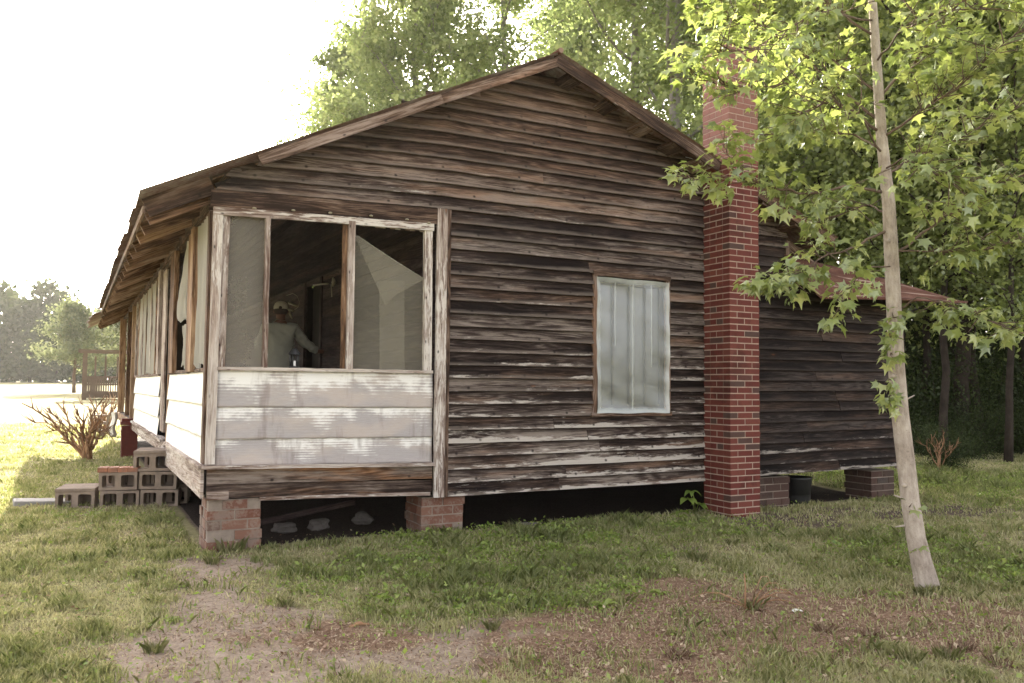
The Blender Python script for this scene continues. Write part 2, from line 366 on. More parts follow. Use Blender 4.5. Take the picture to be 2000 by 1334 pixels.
# see-through screens and sheets
def screen(name, col, opac, scale=0.):
    g = NG(name); pos, X, Y, Z = g.pos(); n = g.noise(pos, 1.6, 3, .5); n2 = g.noise(pos, 90., 2, .5)
    d = g.n('BsdfDiffuse', {'Color': (*col, 1)}).outputs[0]; t = g.n('BsdfTranslucent', {'Color': (*col, 1)}).outputs[0]
    m = g.n('MixShader', {0: .35, 1: d, 2: t}).outputs[0]; tr = g.n('BsdfTransparent').outputs[0]
    f = g.math('MINIMUM', g.math('MAXIMUM', g.add(g.mr(n, .3, .7, opac-.05, opac+.05), g.mr(n2, .3, .7, -.012, .012)), .0), 1.)
    return g.fin(g.n('MixShader', {0: f, 1: tr, 2: m}).outputs[0])
M['screen'] = screen('insect_screen', (.40, .37, .32), .46)
M['screen2'] = screen('loose_insect_screen', (.44, .41, .33), .30)
M['cloth'] = screen('torn_grey_screen_cloth', (.46, .44, .40), .86)
g = NG('clear_plastic_sheet'); pos, X, Y, Z = g.pos(); n = g.noise(pos, 7., 5, .6, .5); u, v = g.uv()
d = g.n('BsdfDiffuse', {'Color': (.43, .455, .44, 1)}).outputs[0]; t = g.n('BsdfTransparent').outputs[0]
bmp = g.n('Bump', {'Strength': .5, 'Distance': .01, 'Height': n}).outputs[0]
gl = g.n('BsdfGlossy', {'Color': (.85, .9, .92, 1), 'Roughness': .28, 'Normal': bmp}).outputs[0]
ex = g.math('MAXIMUM', g.sstep(g.math('ABSOLUTE', g.math('SUBTRACT', u, .5)), .42, .49), g.sstep(g.math('ABSOLUTE', g.math('SUBTRACT', v, .5)), .45, .49))
for uc, v0 in ((.25, .45), (.49, -.1), (.75, .3)):
    ex = g.math('MAXIMUM', ex, g.mul(g.mul(g.sstep(g.math('ABSOLUTE', g.math('SUBTRACT', u, uc)), .011, .004), g.sstep(v, v0, v0+.1)), .8))
f = g.math('MINIMUM', g.add(g.mr(n, .3, .75, .04, .24), g.mul(ex, .5)), 1.)
m = g.n('MixShader', {0: f, 1: t, 2: d}).outputs[0]
M['plastic'] = g.fin(g.n('MixShader', {0: .10, 1: m, 2: gl}).outputs[0])
g = NG('window_glass'); M['glass'] = g.fin(g.pbsdf((.03, .035, .04), .15, None, spec=.6))

# ------------------------------------------------------------------ terrain fields
def vnoise(x, y, seed=0):
    r = np.random.default_rng(seed); T = r.random((64, 64))
    xi = np.floor(x).astype(int); yi = np.floor(y).astype(int); fx = x-xi; fy = y-yi
    fx = fx*fx*(3-2*fx); fy = fy*fy*(3-2*fy)
    a = T[xi % 64, yi % 64]; b = T[(xi+1) % 64, yi % 64]; c = T[xi % 64, (yi+1) % 64]; d = T[(xi+1) % 64, (yi+1) % 64]
    return (a*(1-fx)+b*fx)*(1-fy)+(c*(1-fx)+d*fx)*fy
def fbm(x, y, s, o=4, seed=0):
    v = 0; a = .5
    for k in range(o): v = v+a*vnoise(x*s+k*17.3, y*s+k*9.1, seed+k); s *= 2.1; a *= .5
    return v/(1-.5**o)
def height(x, y):
    h = .01*np.clip(y-5, 0, 120)
    near = np.exp(-((x-2)**2+(y+2)**2)/400)
    h = h+near*.05*(fbm(x, y, .6, 3, 3)-.5)+near*.03*(fbm(x, y, 2.5, 3, 5)-.5)
    h = h-.05*np.exp(-((x-5.)**2/9+(y-.6)**2/.35)) 
    return h
def blob(x, y, px, py, rx, ry):
    p = P(px, py, 2, 0); t = (np.array(p)-CAM)@F0
    dx = (x-p.x)*R0[0]+(y-p.y)*R0[1]; dy = (x-p.x)*F0[0]+(y-p.y)*F0[1]
    a = rx*t/FPX; b = t*t*ry/(FPX*1.38)
    return np.exp(-((dx/a)**2+(dy/b)**2))
def fields(x, y):
    """dirt, litter(brown), dark, lush"""
    n = fbm(x, y, 1.1, 5, 21)-.5; n2 = fbm(x, y, 5.5, 4, 31)-.5
    dirt = 1.5*sum(a*blob(x, y, *q) for a, *q in ((1, 470, 1235, 150, 60), (.8, 640, 1290, 150, 45), (.8, 400, 1160, 90, 40), (.8, 420, 1105, 110, 18), (1, 330, 1260, 60, 60), (.8, 480, 1330, 160, 50), (.55, 900, 1290, 130, 30), (.5, 250, 1040, 40, 10), (.6, 1050, 1240, 200, 30)))
    lit = 1.5*sum(a*blob(x, y, *q) for a, *q in ((1, 1600, 1220, 380, 60), (.8, 1330, 1240, 200, 55), (1, 1900, 1215, 220, 40), (.7, 1150, 1290, 160, 45), (.8, 1330, 1145, 90, 16), (.5, 620, 1245, 160, 30), (.9, 1480, 1180, 130, 25)))
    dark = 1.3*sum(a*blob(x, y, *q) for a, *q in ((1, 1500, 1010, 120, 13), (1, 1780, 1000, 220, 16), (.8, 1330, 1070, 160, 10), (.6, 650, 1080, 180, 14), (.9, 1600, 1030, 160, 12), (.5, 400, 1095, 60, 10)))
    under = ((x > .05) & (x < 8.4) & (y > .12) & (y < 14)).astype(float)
    lush = sum(a*blob(x, y, *q) for a, *q in ((1, 1000, 1070, 240, 45), (.9, 1200, 1030, 220, 22), (1, 1900, 940, 260, 30), (1, 1850, 1080, 200, 40), (.5, 1000, 1150, 250, 40), (.6, 700, 1120, 120, 30), (.5, 250, 1010, 130, 14)))
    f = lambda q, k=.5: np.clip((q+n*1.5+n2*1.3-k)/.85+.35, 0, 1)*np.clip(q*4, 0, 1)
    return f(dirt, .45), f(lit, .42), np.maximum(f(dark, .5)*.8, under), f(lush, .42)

# ground sheet
def axis(lo, hi, st, far):
    a = np.arange(lo, hi+1e-6, st); g_ = [st*2]
    L = [lo]; R = [hi]; s = st
    while L[-1] > -far: s *= 1.25; L.append(L[-1]-s)
    s = st
    while R[-1] < far: s *= 1.25; R.append(R[-1]+s)
    return np.array(L[:0:-1]+list(a)+R[1:])
xs = axis(-5, 14, .09, 900); ys = axis(-6.5, 16, .09, 900)
GX, GY = np.meshgrid(xs, ys, indexing='ij'); gx = GX.ravel(); gy = GY.ravel()
gv = np.stack([gx, gy, height(gx, gy)], 1); ni, nj = GX.shape
I, J = np.meshgrid(np.arange(ni-1), np.arange(nj-1), indexing='ij'); I = I.ravel(); J = J.ravel()
gf = np.stack([I*nj+J, (I+1)*nj+J, (I+1)*nj+J+1, I*nj+J+1], 1)
g = NG('yard_ground'); pos, X, Y, Z = g.pos()
at = g.n('Attribute', attribute_name='gm'); sp = g.n('SeparateColor', {0: at.outputs[0]}); di, li, dk = sp.outputs; lu = at.outputs['Alpha']
n1 = g.noise(pos, 14., 6, .65); n2 = g.noise(pos, 60., 5, .7); n3 = g.noise(pos, 2.2, 4, .6); n4 = g.noise(pos, .25, 4, .6)
grass = g.ramp(g.add(g.mul(n1, .5), g.mul(n3, .5)), [(.3, (.13, .12, .06)), (.5, (.25, .23, .12)), (.7, (.40, .35, .22))])
grass = g.mix(g.sstep(n4, .4, .65, 0., .5), grass, (.26, .245, .12))
grass = g.mix(g.mul(lu, .7), grass, g.mix(n1, (.09, .10, .035), (.17, .19, .06)))
dirt = g.ramp(g.add(g.mul(n1, .5), g.mul(n2, .5)), [(.32, (.18, .13, .10)), (.5, (.34, .27, .21)), (.68, (.48, .40, .34))])
litt = g.ramp(g.add(g.mul(n1, .4), g.mul(n2, .6)), [(.35, (.10, .058, .044)), (.5, (.255, .17, .115)), (.65, (.44, .325, .235))])
dark = g.mix(g.sstep(dk, .84, .96), g.ramp(n2, [(.35, (.07, .052, .042)), (.6, (.17, .13, .105))]), g.ramp(n2, [(.35, (.014, .011, .010)), (.6, (.05, .038, .033))]))  # near-black inside the house footprint: under-floor shade put into the soil colour
jit = g.mul(g.math('SUBTRACT', n1, .5), 1.2)
cc = g.mix(g.sstep(g.add(di, jit), .3, .75), grass, dirt)
cc = g.mix(g.sstep(g.add(li, jit), .3, .75), cc, litt)
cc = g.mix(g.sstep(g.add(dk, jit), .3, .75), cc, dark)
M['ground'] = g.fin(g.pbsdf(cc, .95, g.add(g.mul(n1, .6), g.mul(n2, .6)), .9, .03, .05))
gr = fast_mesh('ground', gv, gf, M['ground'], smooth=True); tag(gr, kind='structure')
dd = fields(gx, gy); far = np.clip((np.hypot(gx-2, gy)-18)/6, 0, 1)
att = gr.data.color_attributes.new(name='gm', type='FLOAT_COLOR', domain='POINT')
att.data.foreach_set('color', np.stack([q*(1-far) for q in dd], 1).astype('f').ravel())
def gz(x, y): return float(height(np.array([float(x)]), np.array([float(y)]))[0])
def on(x, y, dz=0.): return V((x, y, gz(x, y)+dz))
def G(px, py): p = P(px, py, 2, 0); return on(p.x, p.y)

# ================================================================== HOUSE
house = empty('wooden_house', (0, 0, 0), 'weathered clapboard house with a torn screened corner porch and rusted metal roof', 'house')
XB = [0, 2.05, 5.2, 6.04, 8.46]
ZB = [.42, .345, .35, .37, .40]; ZT = [2.985, 3.04, 3.05, 3.05, 3.04]
def zb(x): return float(np.interp(x, XB, ZB))
def ztop(x): return float(np.interp(x, XB, ZT))
def zline(k, x): return zb(x)+(ztop(x)-zb(x))*k/22
APX, APZ = 3.13, 4.56
def zroof(x): return APZ-(APX-x)*.49 if x < APX else APZ-(x-APX)*.385
def xroof(z): return APX-(APZ-z)/.49, APX+(APZ-z)/.385
WX0, WX1, WZ0, WZ1 = 3.76, 4.70, 1.13, 2.50
wall = MB(); wall_r = MB()
def clap(x0, x1, k, y0=0., s0=0, s1=0, m=None):
    xs_ = sorted({x0, x1}|{x for x in XB if x0+.02 < x < x1-.02}); m = m or wall
    pts = [V((x, y0-.026, (zline(k, x)+zline(k+1, x))/2+.006)) for x in xs_]
    e = zline(k+1, .5*(x0+x1))-zline(k, .5*(x0+x1))
    wd = V((0, .036, e)).normalized()
    m.plank(pts, wd, (0, -1, .13), e+.024, .020, seg=max(3, int((x1-x0)/.3)), wob=.007, sk0=s0, sk1=s1)
for k in range(0, 36):
    z = zline(k+.5, 3.)
    if k < 22: spans = [(2.12, 5.215), (5.63, 8.44)]
    else:
        za, zc = zline(k, 3.)-.04, zline(k+1, 3.)+.0
        xl, xr = xroof(za-.06); tl_, tr_ = xroof(zc-.06)
        if zc > APZ+.03: break
        xl = max(xl, .0); tl_ = max(tl_, .0); xr = min(xr, 6.5); tr_ = min(tr_, 6.5); spans = [(xl, xr)]
    for a, b in spans:
        segs = [(a, b)]
        if WZ0-.05 < z < WZ1+.03 and a < WX0 < b: segs = [(a, WX0-.02), (WX1+.02, b)]
        if k >= 20 and a > 5.: segs = [(a, 6.5)]
        for (c, d) in segs:
            cuts = [c]
            if d-c > 2.2: cuts.append({10: 4.3, 20: 3.3}.get(k, c+random.uniform(.35, .65)*(d-c)) if random.random() < (.7 if k < 22 else .35) else c)
            cuts = sorted({q_ for q_ in cuts if c <= q_ < d}); cuts.append(d)
            for e_, f_ in zip(cuts, cuts[1:]):
                s0 = s1 = 0
                if k >= 22:
                    if e_ == a: s0 = tl_-xl
                    if f_ == b: s1 = tr_-xr
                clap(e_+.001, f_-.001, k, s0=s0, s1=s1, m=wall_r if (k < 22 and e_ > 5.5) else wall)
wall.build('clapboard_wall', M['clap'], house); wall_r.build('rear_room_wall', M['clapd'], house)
# solid backing just behind the boards (keeps the wall light tight)
bk = MB()
def poly(m, pts, y0, y1, col=(.3, .5, .5, 1)):
    b = len(m.v); n = len(pts)
    for (x, z) in pts: m.v.append((x, y0, z))
    for (x, z) in pts: m.v.append((x, y1, z))
    m.face([b+i for i in range(n)], [(p[0], p[1]) for p in pts], col); m.face([b+n+i for i in range(n)][::-1], [(p[0], p[1]) for p in pts][::-1], col)
    for i in range(n):
        j = (i+1) % n; m.face((b+j, b+i, b+n+i, b+n+j), None, col)
poly(bk, [(2.06, .42), (WX0, .42), (WX0, 3.0), (2.06, 3.0)], .012, .05)
poly(bk, [(WX1, .42), (6.5, .42), (6.5, 3.0), (WX1, 3.0)], .012, .05)
poly(bk, [(WX0, .42), (WX1, .42), (WX1, WZ0), (WX0, WZ0)], .012, .05)
poly(bk, [(WX0, WZ1), (WX1, WZ1), (WX1, 3.0), (WX0, 3.0)], .012, .05)
poly(bk, [(6.5, .42), (8.42, .42), (8.42, 2.72), (6.5, 2.9)], .012, .05)
poly(bk, [(.03, 3.0), (6.52, 3.0), (6.52, 3.2), (APX, APZ-.06), (.0, 3.04)], .012, .05)
bk.build('wall_backing', M['dark'], house)
# other walls: inner porch wall with doorway, far walls
inn = MB(); DY0, DY1 = 4.2, 5.05
for k in range(0, 17):
    z = .70+k*.132
    for a, b in ((.06, DY0), (DY1, 13.9)):
        if k >= 16: a, b = (.06, 13.9) if a == .06 else (0, 0)
        if b-a < .1: continue
        inn.plank([(2.036, a, z+.066), (2.036, b, z+.066)], V((.016, 0, .132)).normalized(), (-1, 0, .12), .158, .013, seg=max(2, int((b-a)/.6)), wob=.003)
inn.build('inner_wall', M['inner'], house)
b_ = MB(); b_.box((2.05, .06, .42), (2.11, DY0, 3.2)); b_.box((2.05, DY1, .42), (2.11, 13.9, 3.2)); b_.box((2.05, DY0, 2.82), (2.11, DY1, 3.2))
b_.box((.1, 13.84, .6), (6.9, 13.9, 3.1)); b_.box((6.5, .06, .45), (6.56, 13.8, 3.1)); b_.box((8.36, .06, .45), (8.42, 3.2, 2.6)); b_.box((6.56, 3.14, .45), (8.36, 3.2, 2.6))
b_.box((2.11, 6.8, .6), (6.5, 6.86, 3.0))
b_.build('wall_core', M['dark'], house)
d = MB()
d.plank([(2.012, DY0-.05, .7), (2.012, DY0-.05, 2.86)], (0, 1, 0), (-1, 0, 0), .10, .022, seg=4, wob=.002); d.plank([(2.012, DY1+.05, .7), (2.012, DY1+.05, 2.86)], (0, 1, 0), (-1, 0, 0), .10, .022, seg=4, wob=.002)
d.build('door_frame', M['inner'], house)
d = MB(); d.box((2.13, DY0, .7), (2.17, DY1, 2.82)); dr = d.build('door', M['dark'], house)
d = MB(); d.lathe([(0, 0), (.028, .004), (.03, .02), (.016, .035), (0, .036)], (2.1, DY0+.08, 1.62), 10); d.build('handle', M['bone'], dr)
# right end wall of the rear room: boards facing +x are unseen; corner trim
t = MB(); t.plank([(8.45, -.012, .36), (8.45, -.012, 2.66)], (1, 0, 0), (0, -1, 0), .09, .03, seg=6, wob=.003)
t.build('corner_board', M['trim'], house)
t = MB(); t.plank([(6.50, -.035, 2.9), (6.50, -.035, 3.13)], (1, 0, 0), (0, -1, 0), .07, .03, seg=2)
t.plank([(6.53, .02, 3.12), (7.25, .02, 2.72)], (0, 0, 1), (0, -1, 0), .14, .03, seg=2, wob=.003)
t.build('rear_gable_trim', M['trimd'], house)
# floor frame, floor and ceiling
f_ = MB()
for i in range(20): f_.plank([(.02+i*.1, .03, .69), (.02+i*.1, 13.8, .69)], (1, 0, 0), (0, 0, 1), .098, .03, seg=2)
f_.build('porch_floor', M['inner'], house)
f_ = MB(); f_.box((2.11, .06, .45), (8.36, 13.8, .62))
for i in range(9): f_.plank([(.15, .5+i*1.6, .55), (8.3, .5+i*1.6, .55)], (0, 1, 0), (0, 0, 1), .05, .19, seg=1)
f_.build('floor_frame', M['inner'], house)
f_ = MB()
for i in range(20): f_.plank([(.04+i*.1, .05, 2.87), (.04+i*.1, 13.8, 2.87)], (1, 0, 0), (0, 0, 1), .092, .014, seg=3, wob=.001)
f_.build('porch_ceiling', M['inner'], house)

# ---- roof ----------------------------------------------------------------
def corr(m, A, dirn, L, y0, y1, amp=.009, pitch=.076, rag=0., rows=4, sheet=.65, skip=None):
    """corrugated sheets; A=(x,z) upper edge, dirn=(dx,dz) down the slope, corrugations run down the slope"""
    nrm = V((-dirn[1], 0, dirn[0]));  nrm = nrm if nrm.z > 0 else -nrm
    ny = int((y1-y0)/(pitch/6)); b = len(m.v)
    for i in range(ny+1):
        y = y0+(y1-y0)*i/ny; ph = math.sin(2*math.pi*y/pitch)*amp
        s_ = int((y-y0)/sheet); rr = random.Random(s_*7+int(A[0]*10)); ex = rr.uniform(-rag, rag); lift = rr.uniform(0, .006); tl = rr.uniform(-.02, .02)*((y-y0)/sheet-s_)
        for j in range(rows+1):
            k = j/rows; q = V((A[0], y, A[1]))+V((dirn[0], 0, dirn[1]))*((L+ex)*k+(tl if j == rows else 0)); dip = -.012*math.sin(y*1.3)*k
            m.v.append(q+nrm*(ph+lift+dip))
    for i in range(ny):
        for j in range(rows):
            a = b+i*(rows+1)+j; m.face((a, a+1, a+rows+2, a+rows+1), [(0, 0)]*4, (.5, .5, .5, 1), True)
dl = V((-1, 0, -.49)).normalized(); dr_ = V((1, 0, -.385)).normalized()
rf = MB(); corr(rf, (APX, APZ+.085), (dl.x, dl.z), (APX+.595)/abs(dl.x), -.36, 11.2, rag=.010, rows=10)
roofL = rf.build('front_roof', M['roof'], house)
rf = MB(); corr(rf, (APX, APZ+.02), (dl.x, dl.z), (APX+.72)/abs(dl.x), 11.1, 15.6, rag=.03, rows=8); rf.build('far_roof', M['roof'], house)
rf = MB(); corr(rf, (APX, APZ+.085), (dr_.x, dr_.z), 4.15, 0., 14.2, rows=6); corr(rf, (APX, APZ+.085), (dr_.x, dr_.z), 2.2, -.36, 0, rows=4, rag=.01); 
q = V((5.66, 0, APZ+.085-(5.66-APX)*.385)); corr(rf, (q.x, q.z), (dr_.x, dr_.z), 1.42, -.36, 0, rows=3, rag=.01)
rf.build('rear_roof', M['roof'], house)
rc = MB(); rc.tube([(APX, -.38, APZ+.10), (APX, 14.2, APZ+.10)], .028, 8); 
rc.build('ridge_cap', M['rust'], house)
# rake boards
rk = MB()
def rake(x0, x1, W=.088):
    a = V((x0, -.33, zroof(x0)+.022)); b = V((x1, -.33, zroof(x1)+.022)); dd_ = (b-a).normalized(); up = V((-dd_.z, 0, dd_.x)); up = up if up.z > 0 else -up
    n_ = max(2, int((b-a).length/.45)); pts = [a.lerp(b, i/n_) for i in range(n_+1)]
    rk.plank(pts, up, (0, -1, 0), W, .022, seg=1, wob=.003)
rake(.30, 1.9); rake(1.902, APX+.02); 
rk.build('rake_board', M['trimd'], house)
rk = MB(); rake(APX-.02, 5.19, .11); rk.build('rake_board', M['trimd'], house)
rk = MB(); rake(5.68, 6.95, .11); rk.build('rake_board', M['trimd'], house)
# purlins under the rake overhang on the rear slope and lookout blocks
for x in (3.32, 3.78, 4.22, 4.62, 4.98):
    lk = MB(); lk.plank([(x+.02, -.30, zroof(x)-.035), (x+.02, .01, zroof(x)-.035)], dr_, (.36, 0, .93), .16, .05, seg=1); lk.build('lookout_block', M['trimd'], house)
for x in (5.9, 6.4, 6.8):
    lk = MB(); lk.plank([(x, -.31, zroof(x)-.035), (x, 1.2, zroof(x)-.035)], dr_, (.36, 0, .93), .12, .05, seg=1); lk.build('lookout_block', M['trimd'], house)

# rafters under the porch eave
rfm = MB()
for i in range(27):
    y = .10+i*.54; 
    if y > 14.6: break
    x0, x1 = (.9, -.50); dz = -.03 if y < 11.2 else -.10
    rfm.plank([(x0, y, zroof(x0)+dz-.045), (x1, y, zroof(x1)+dz-.045)], V((-.44, 0, .9)) if False else V((.44, 0, -.9)), (0, 1, 0), .11, .045, seg=2, wob=.002)
rfm.build('rafters', M['warm'], house)
sh = MB()
for i in range(11):
    s_ = .02+i*.125; x = .72-s_*.9
    for (ya, yb) in ((-.02, 5.1), (5.12, 11.1)): sh.plank([(x, ya, zroof(x)+.052), (x, yb, zroof(x)+.052)], dl, (.44, 0, .9), random.uniform(.10, .118), .018, seg=6, wob=.002)
sh.build('roof_sheathing', M['warm'], house)
# fascia at the eave, broken near end
fa = MB(); xe = -.53
fa.plank([(xe, .02, zroof(xe)-.0), (xe, 4, zroof(xe)-.0), (xe, 11.0, zroof(xe)-.02)], (0, 0, 1), (1, 0, 0), .065, .02, seg=5, wob=.004)
a = V((-.52, -.02, zroof(-.52)-.0)); b = V((-.02, -.02, zroof(-.02)-.0)); fa.plank([a, b], V((-.44, 0, .9)), (0, 1, 0), .15, .025, seg=2, wob=.002)
fa.build('fascia', M['trimd'], house)
# wall plate along the porch side
pl = MB(); pl.plank([(-.005, 0.05, 2.88), (-.005, 5, 2.87), (-.005, 9.0, 2.86), (-.005, 14.4, 2.84)], (0, 0, 1), (1, 0, 0), .12, .06, seg=3, wob=.003)
pl.plank([(.0, .05, 2.79), (.0, 5, 2.78), (.0, 9.0, 2.77)], (0, 0, 1), (1, 0, 0), .06, .04, seg=3, wob=.003)
pl.build('wall_plate', M['trimd'], house)
# gable-side beam over the porch openings
bm_ = MB(); bm_.plank([(-.03, -.03, 2.905), (.9, -.03, 2.925), (2.0, -.03, 2.955)], (0, 0, 1), (0, 1, 0), .145, .05, seg=4, wob=.004)
bm_.build('porch_beam', M['trimd'], house)
bm_ = MB(); bm_.plank([(-.01, -.045, 2.80), (.9, -.045, 2.825), (1.95, -.045, 2.85)], (0, 0, 1), (0, 1, 0), .065, .03, seg=4, wob=.004)
bm_.build('head_board', M['trim'], house)
for px, py in ((573, 412), (645, 417), (725, 423), (795, 430), (838, 437), (497, 408)):
    p = P(px, py, 1, -.07); nb = MB(); nb.lathe([(0, 0), (.016, .002), (.018, .008), (.010, .014), (0, .016)], p, 8); nb.build('porcelain_knob', M['bone'], house)
# posts and mullions of the screened bays
def post(name, x0, x1, y, z0, z1, mat, T=.05, off=0.):
    m = MB(); m.plank([(.5*(x0+x1), y, z0), (.5*(x0+x1)+off, y, z1)], (1, 0, 0), (0, -1, 0), x1-x0, T, seg=8, wob=.003); return m.build(name, mat, house)
post('corner_post', -.02, .055, -.035, .715, 2.77, M['trim'], .045, .012)
post('corner_post', .058, .115, -.022, 1.5, 2.77, M['trim'], .03, .012)
m = MB(); m.plank([(-.025, .03, .72), (-.018, .03, 2.8)], (0, 1, 0), (1, 0, 0), .10, .03, seg=8, wob=.003); m.build('corner_post', M['trimd'], house)
post('mullion', .415, .455, -.03, 1.51, 2.80, M['trim'], .06)
post('mullion', 1.135, 1.195, -.03, 1.51, 2.83, M['trim'], .06, .0)
post('mullion', 1.095, 1.133, -.005, 1.51, 2.83, M['warm'], .04, .0)
post('mullion', 1.875, 1.95, -.02, 1.51, 2.84, M['trim'], .05, -.01)
post('wide_corner_board', 1.985, 2.085, -.045, .34, 3.035, M['trim'], .035, .0)
post('wide_corner_board', 2.088, 2.125, -.038, .34, 3.035, M['trimd'], .035, .0)
s_ = MB(); s_.plank([(.05, -.03, 1.497), (1., -.03, 1.50), (1.96, -.03, 1.497)], (0, 0, 1), (0, 1, 0), .028, .06, seg=8, wob=.004); 
s_.build('porch_sill', M['trim'], house)
# ribbed siding panels below the sill
def panel(x0, x1, zb0, zb1, zt0, zt1, y, tilt, wavy, mat, axis_='x'):
    m = MB(); nu, nv = 60, 14; r = random.random(); b = len(m.v); off = random.random()*20
    for i in range(nu+1):
        k = i/nu; x = x0+(x1-x0)*k; za = zb0+(zb1-zb0)*k; zc = zt0+(zt1-zt0)*k
        for j in range(nv+1):
            q = j/nv; z = za+(zc-za)*q; yy = y-tilt*(1-q)+.004*math.sin(x*5+z*9+r*9)
            if j == 0: z += wavy*(math.sin(x*23+r*9)*.5+math.sin(x*57)*.5)
            if j == 0: yy -= .003*math.sin(x*11)
            m.v.append((x, yy, z) if axis_ == 'x' else (yy, x, z))
    for i in range(nu):
        for j in range(nv):
            a = b+i*(nv+1)+j; k0 = i/nu; k1 = (i+1)/nu; u0 = off+x0+(x1-x0)*k0; u1 = off+x0+(x1-x0)*k1; v0 = .26*j/nv; v1 = .26*(j+1)/nv
            idx = (a, a+nv+1, a+nv+2, a+1); uvq = [(u0, v0), (u1, v0), (u1, v1), (u0, v1)]
            m.face(idx, uvq, [(r, r, j/nv, 1), (r, r, j/nv, 1), (r, r, (j+1)/nv, 1), (r, r, (j+1)/nv, 1)], True)
    o = m.build('siding_panel', mat, house); sd_ = o.modifiers.new('thick', 'SOLIDIFY'); sd_.thickness = .004; sd_.offset = 0
    return o
panel(.058, 1.972, .70, .665, .93, .905, -.012, .016, .003, M['panel'])
panel(.058, 1.972, .915, .895, 1.19, 1.175, -.010, .018, .004, M['panel'])
panel(.058, 1.972, 1.18, 1.165, 1.485, 1.485, -.008, .016, .002, M['panel'])
for (ya, yb) in ((.09, 3.02), (4.1, 8.75)):
    for (a, b) in ((.70, .96), (.93, 1.21), (1.195, 1.475)): panel(ya, yb, a, a-.01, b, b-.01, -.014, .02, .003, M['panelw'], 'y')
bx = MB(); bx.box((.03, .015, .71), (1.97, .03, 1.48)); bx.box((.0, .12, .71), (.012, 3.0, 1.47)); bx.box((.0, 4.12, .71), (.012, 8.7, 1.47)); bx.build('panel_backing', M['dark'], house)
# sill and skirt boards
k_ = MB(); k_.plank([(-.05, -.05, .695), (.9, -.052, .672), (1.98, -.05, .648)], (0, 1, 0), (0, 0, 1), .10, .028, seg=6, wob=.004)
k_.plank([(-.03, -.05, .695), (-.03, 2.9, .70), ], (1, 0, 0), (0, 0, 1), .09, .028, seg=6, wob=.004)
k_.plank([(-.03, 3.3, .70), (-.03, 8.8, .69), ], (1, 0, 0), (0, 0, 1), .09, .028, seg=9, wob=.008)
k_.build('floor_edge_board', M['trim'], house)
def skirt(zs0, zs1, y=-.02):
    m = MB(); m.plank([(.0, y, (zs0[0]+zs1[0])/2), (.95, y, (zs0[1]+zs1[1])/2), (1.975, y, (zs0[2]+zs1[2])/2)], (0, 0, 1), (0, -1, 0), (zs1[1]-zs0[1])-.002, .022, seg=6, wob=.003)
    m.build('skirt_board', M['skirt'], house)
skirt((.555, .53, .52), (.675, .655, .635)); skirt((.435, .415, .385), (.553, .528, .50), -.015)
m = MB(); m.plank([(.42, -.045, .415), (1.2, -.045, .402), (1.95, -.045, .378)], (0, 0, 1), (0, -1, 0), .028, .02, seg=5, wob=.003); m.box((-.0, -.06, .425), (.17, -.035, .495))
m.build('batten', M['trim'], house)
m = MB(); m.plank([(-.03, -.01, .555), (-.03, 1.4, .56), (-.03, 2.95, .57)], (0, 0, 1), (1, 0, 0), .23, .025, seg=4, wob=.005)
m.plank([(-.03, 3.1, .62), (-.03, 5.5, .61), (-.03, 8.9, .60)], (0, 0, 1), (1, 0, 0), .13, .025, seg=4, wob=.012)
m.build('side_skirt_board', M['trim'], house)
# porch side wall: studs, door post, hanging strips of torn screen
def sidepost(name, y0, y1, z0, z1, mat, x=0., T=.045, lean=0.):
    m = MB(); m.plank([(x, .5*(y0+y1), z0), (x, .5*(y0+y1)+lean, z1)], (0, 1, 0), (-1, 0, 0), y1-y0, T, seg=6, wob=.004); return m.build(name, mat, house)
for (a, b, mt, x) in ((.70, .82, M['warm'], .0), (.84, 1.16, M['warm'], .02), (2.25, 2.42, M['warm'], .0), (2.48, 2.80, M['warm'], .02), (3.95, 4.10, M['trim'], .0), (4.75, 4.85, M['warm'], .0), (5.6, 5.7, M['trim'], .0), (6.4, 6.5, M['warm'], .0), (7.2, 7.3, M['trim'], .0), (8.0, 8.1, M['warm'], 0), (8.72, 8.84, M['trim'], .0)):
    sidepost('stud', a-(.03 if a < 4 else 0), b+(.05 if a < 4 else 0), 1.48, 2.78, mt, x-(.05 if a < 4 else .015))
sidepost('hanging_board', 3.22, 3.62, .80, 2.72, M['trim'], -.04, .02, .12)
sidepost('door_post', 3.02, 3.1, .7, 2.78, M['warm'], .0, .06)
m = MB(); m.plank([(-.01, .1, 1.485), (-.01, 3.0, 1.485)], (1, 0, 0), (0, 0, 1), .06, .03, seg=10, wob=.005); m.plank([(-.01, 4.1, 1.475), (-.01, 8.8, 1.475)], (1, 0, 0), (0, 0, 1), .06, .03, seg=10, wob=.005)
m.build('side_sill', M['trimd'], house)
def cloth(y0, y1, z0, z1, name='torn_screen', shape=None, seed=0, mat=None):
    m = MB(); nu, nv = 12, 22; rr = random.Random(seed)
    a1, a2, p1 = rr.uniform(.012, .03), rr.uniform(.005, .012), rr.random()*6
    for i in range(nu+1):
        for j in range(nv+1):
            k = i/nu; q = j/nv
            l, r_ = (0, 1) if shape is None else shape(q)
            y = y0+(y1-y0)*(l+(r_-l)*k)+.02*math.sin(q*7+p1)*(1-q); z = z0+(z1-z0)*q
            if j == 0: z += rr.uniform(-.05, .05)
            x = -.015-a1*math.sin(k*9+p1+q*1.5)*(1.1-q*.7)-a2*math.sin(k*21+q*6)-.01
            m.v.append((x, y, z))
    for i in range(nu):
        for j in range(nv):
            a = i*(nv+1)+j; m.face((a, a+1, a+nv+2, a+nv+1), [(0, 0)]*4, None, True)
    return m.build(name, mat or M['cloth'], house)
cloth(.10, .66, 1.52, 2.78, seed=1)
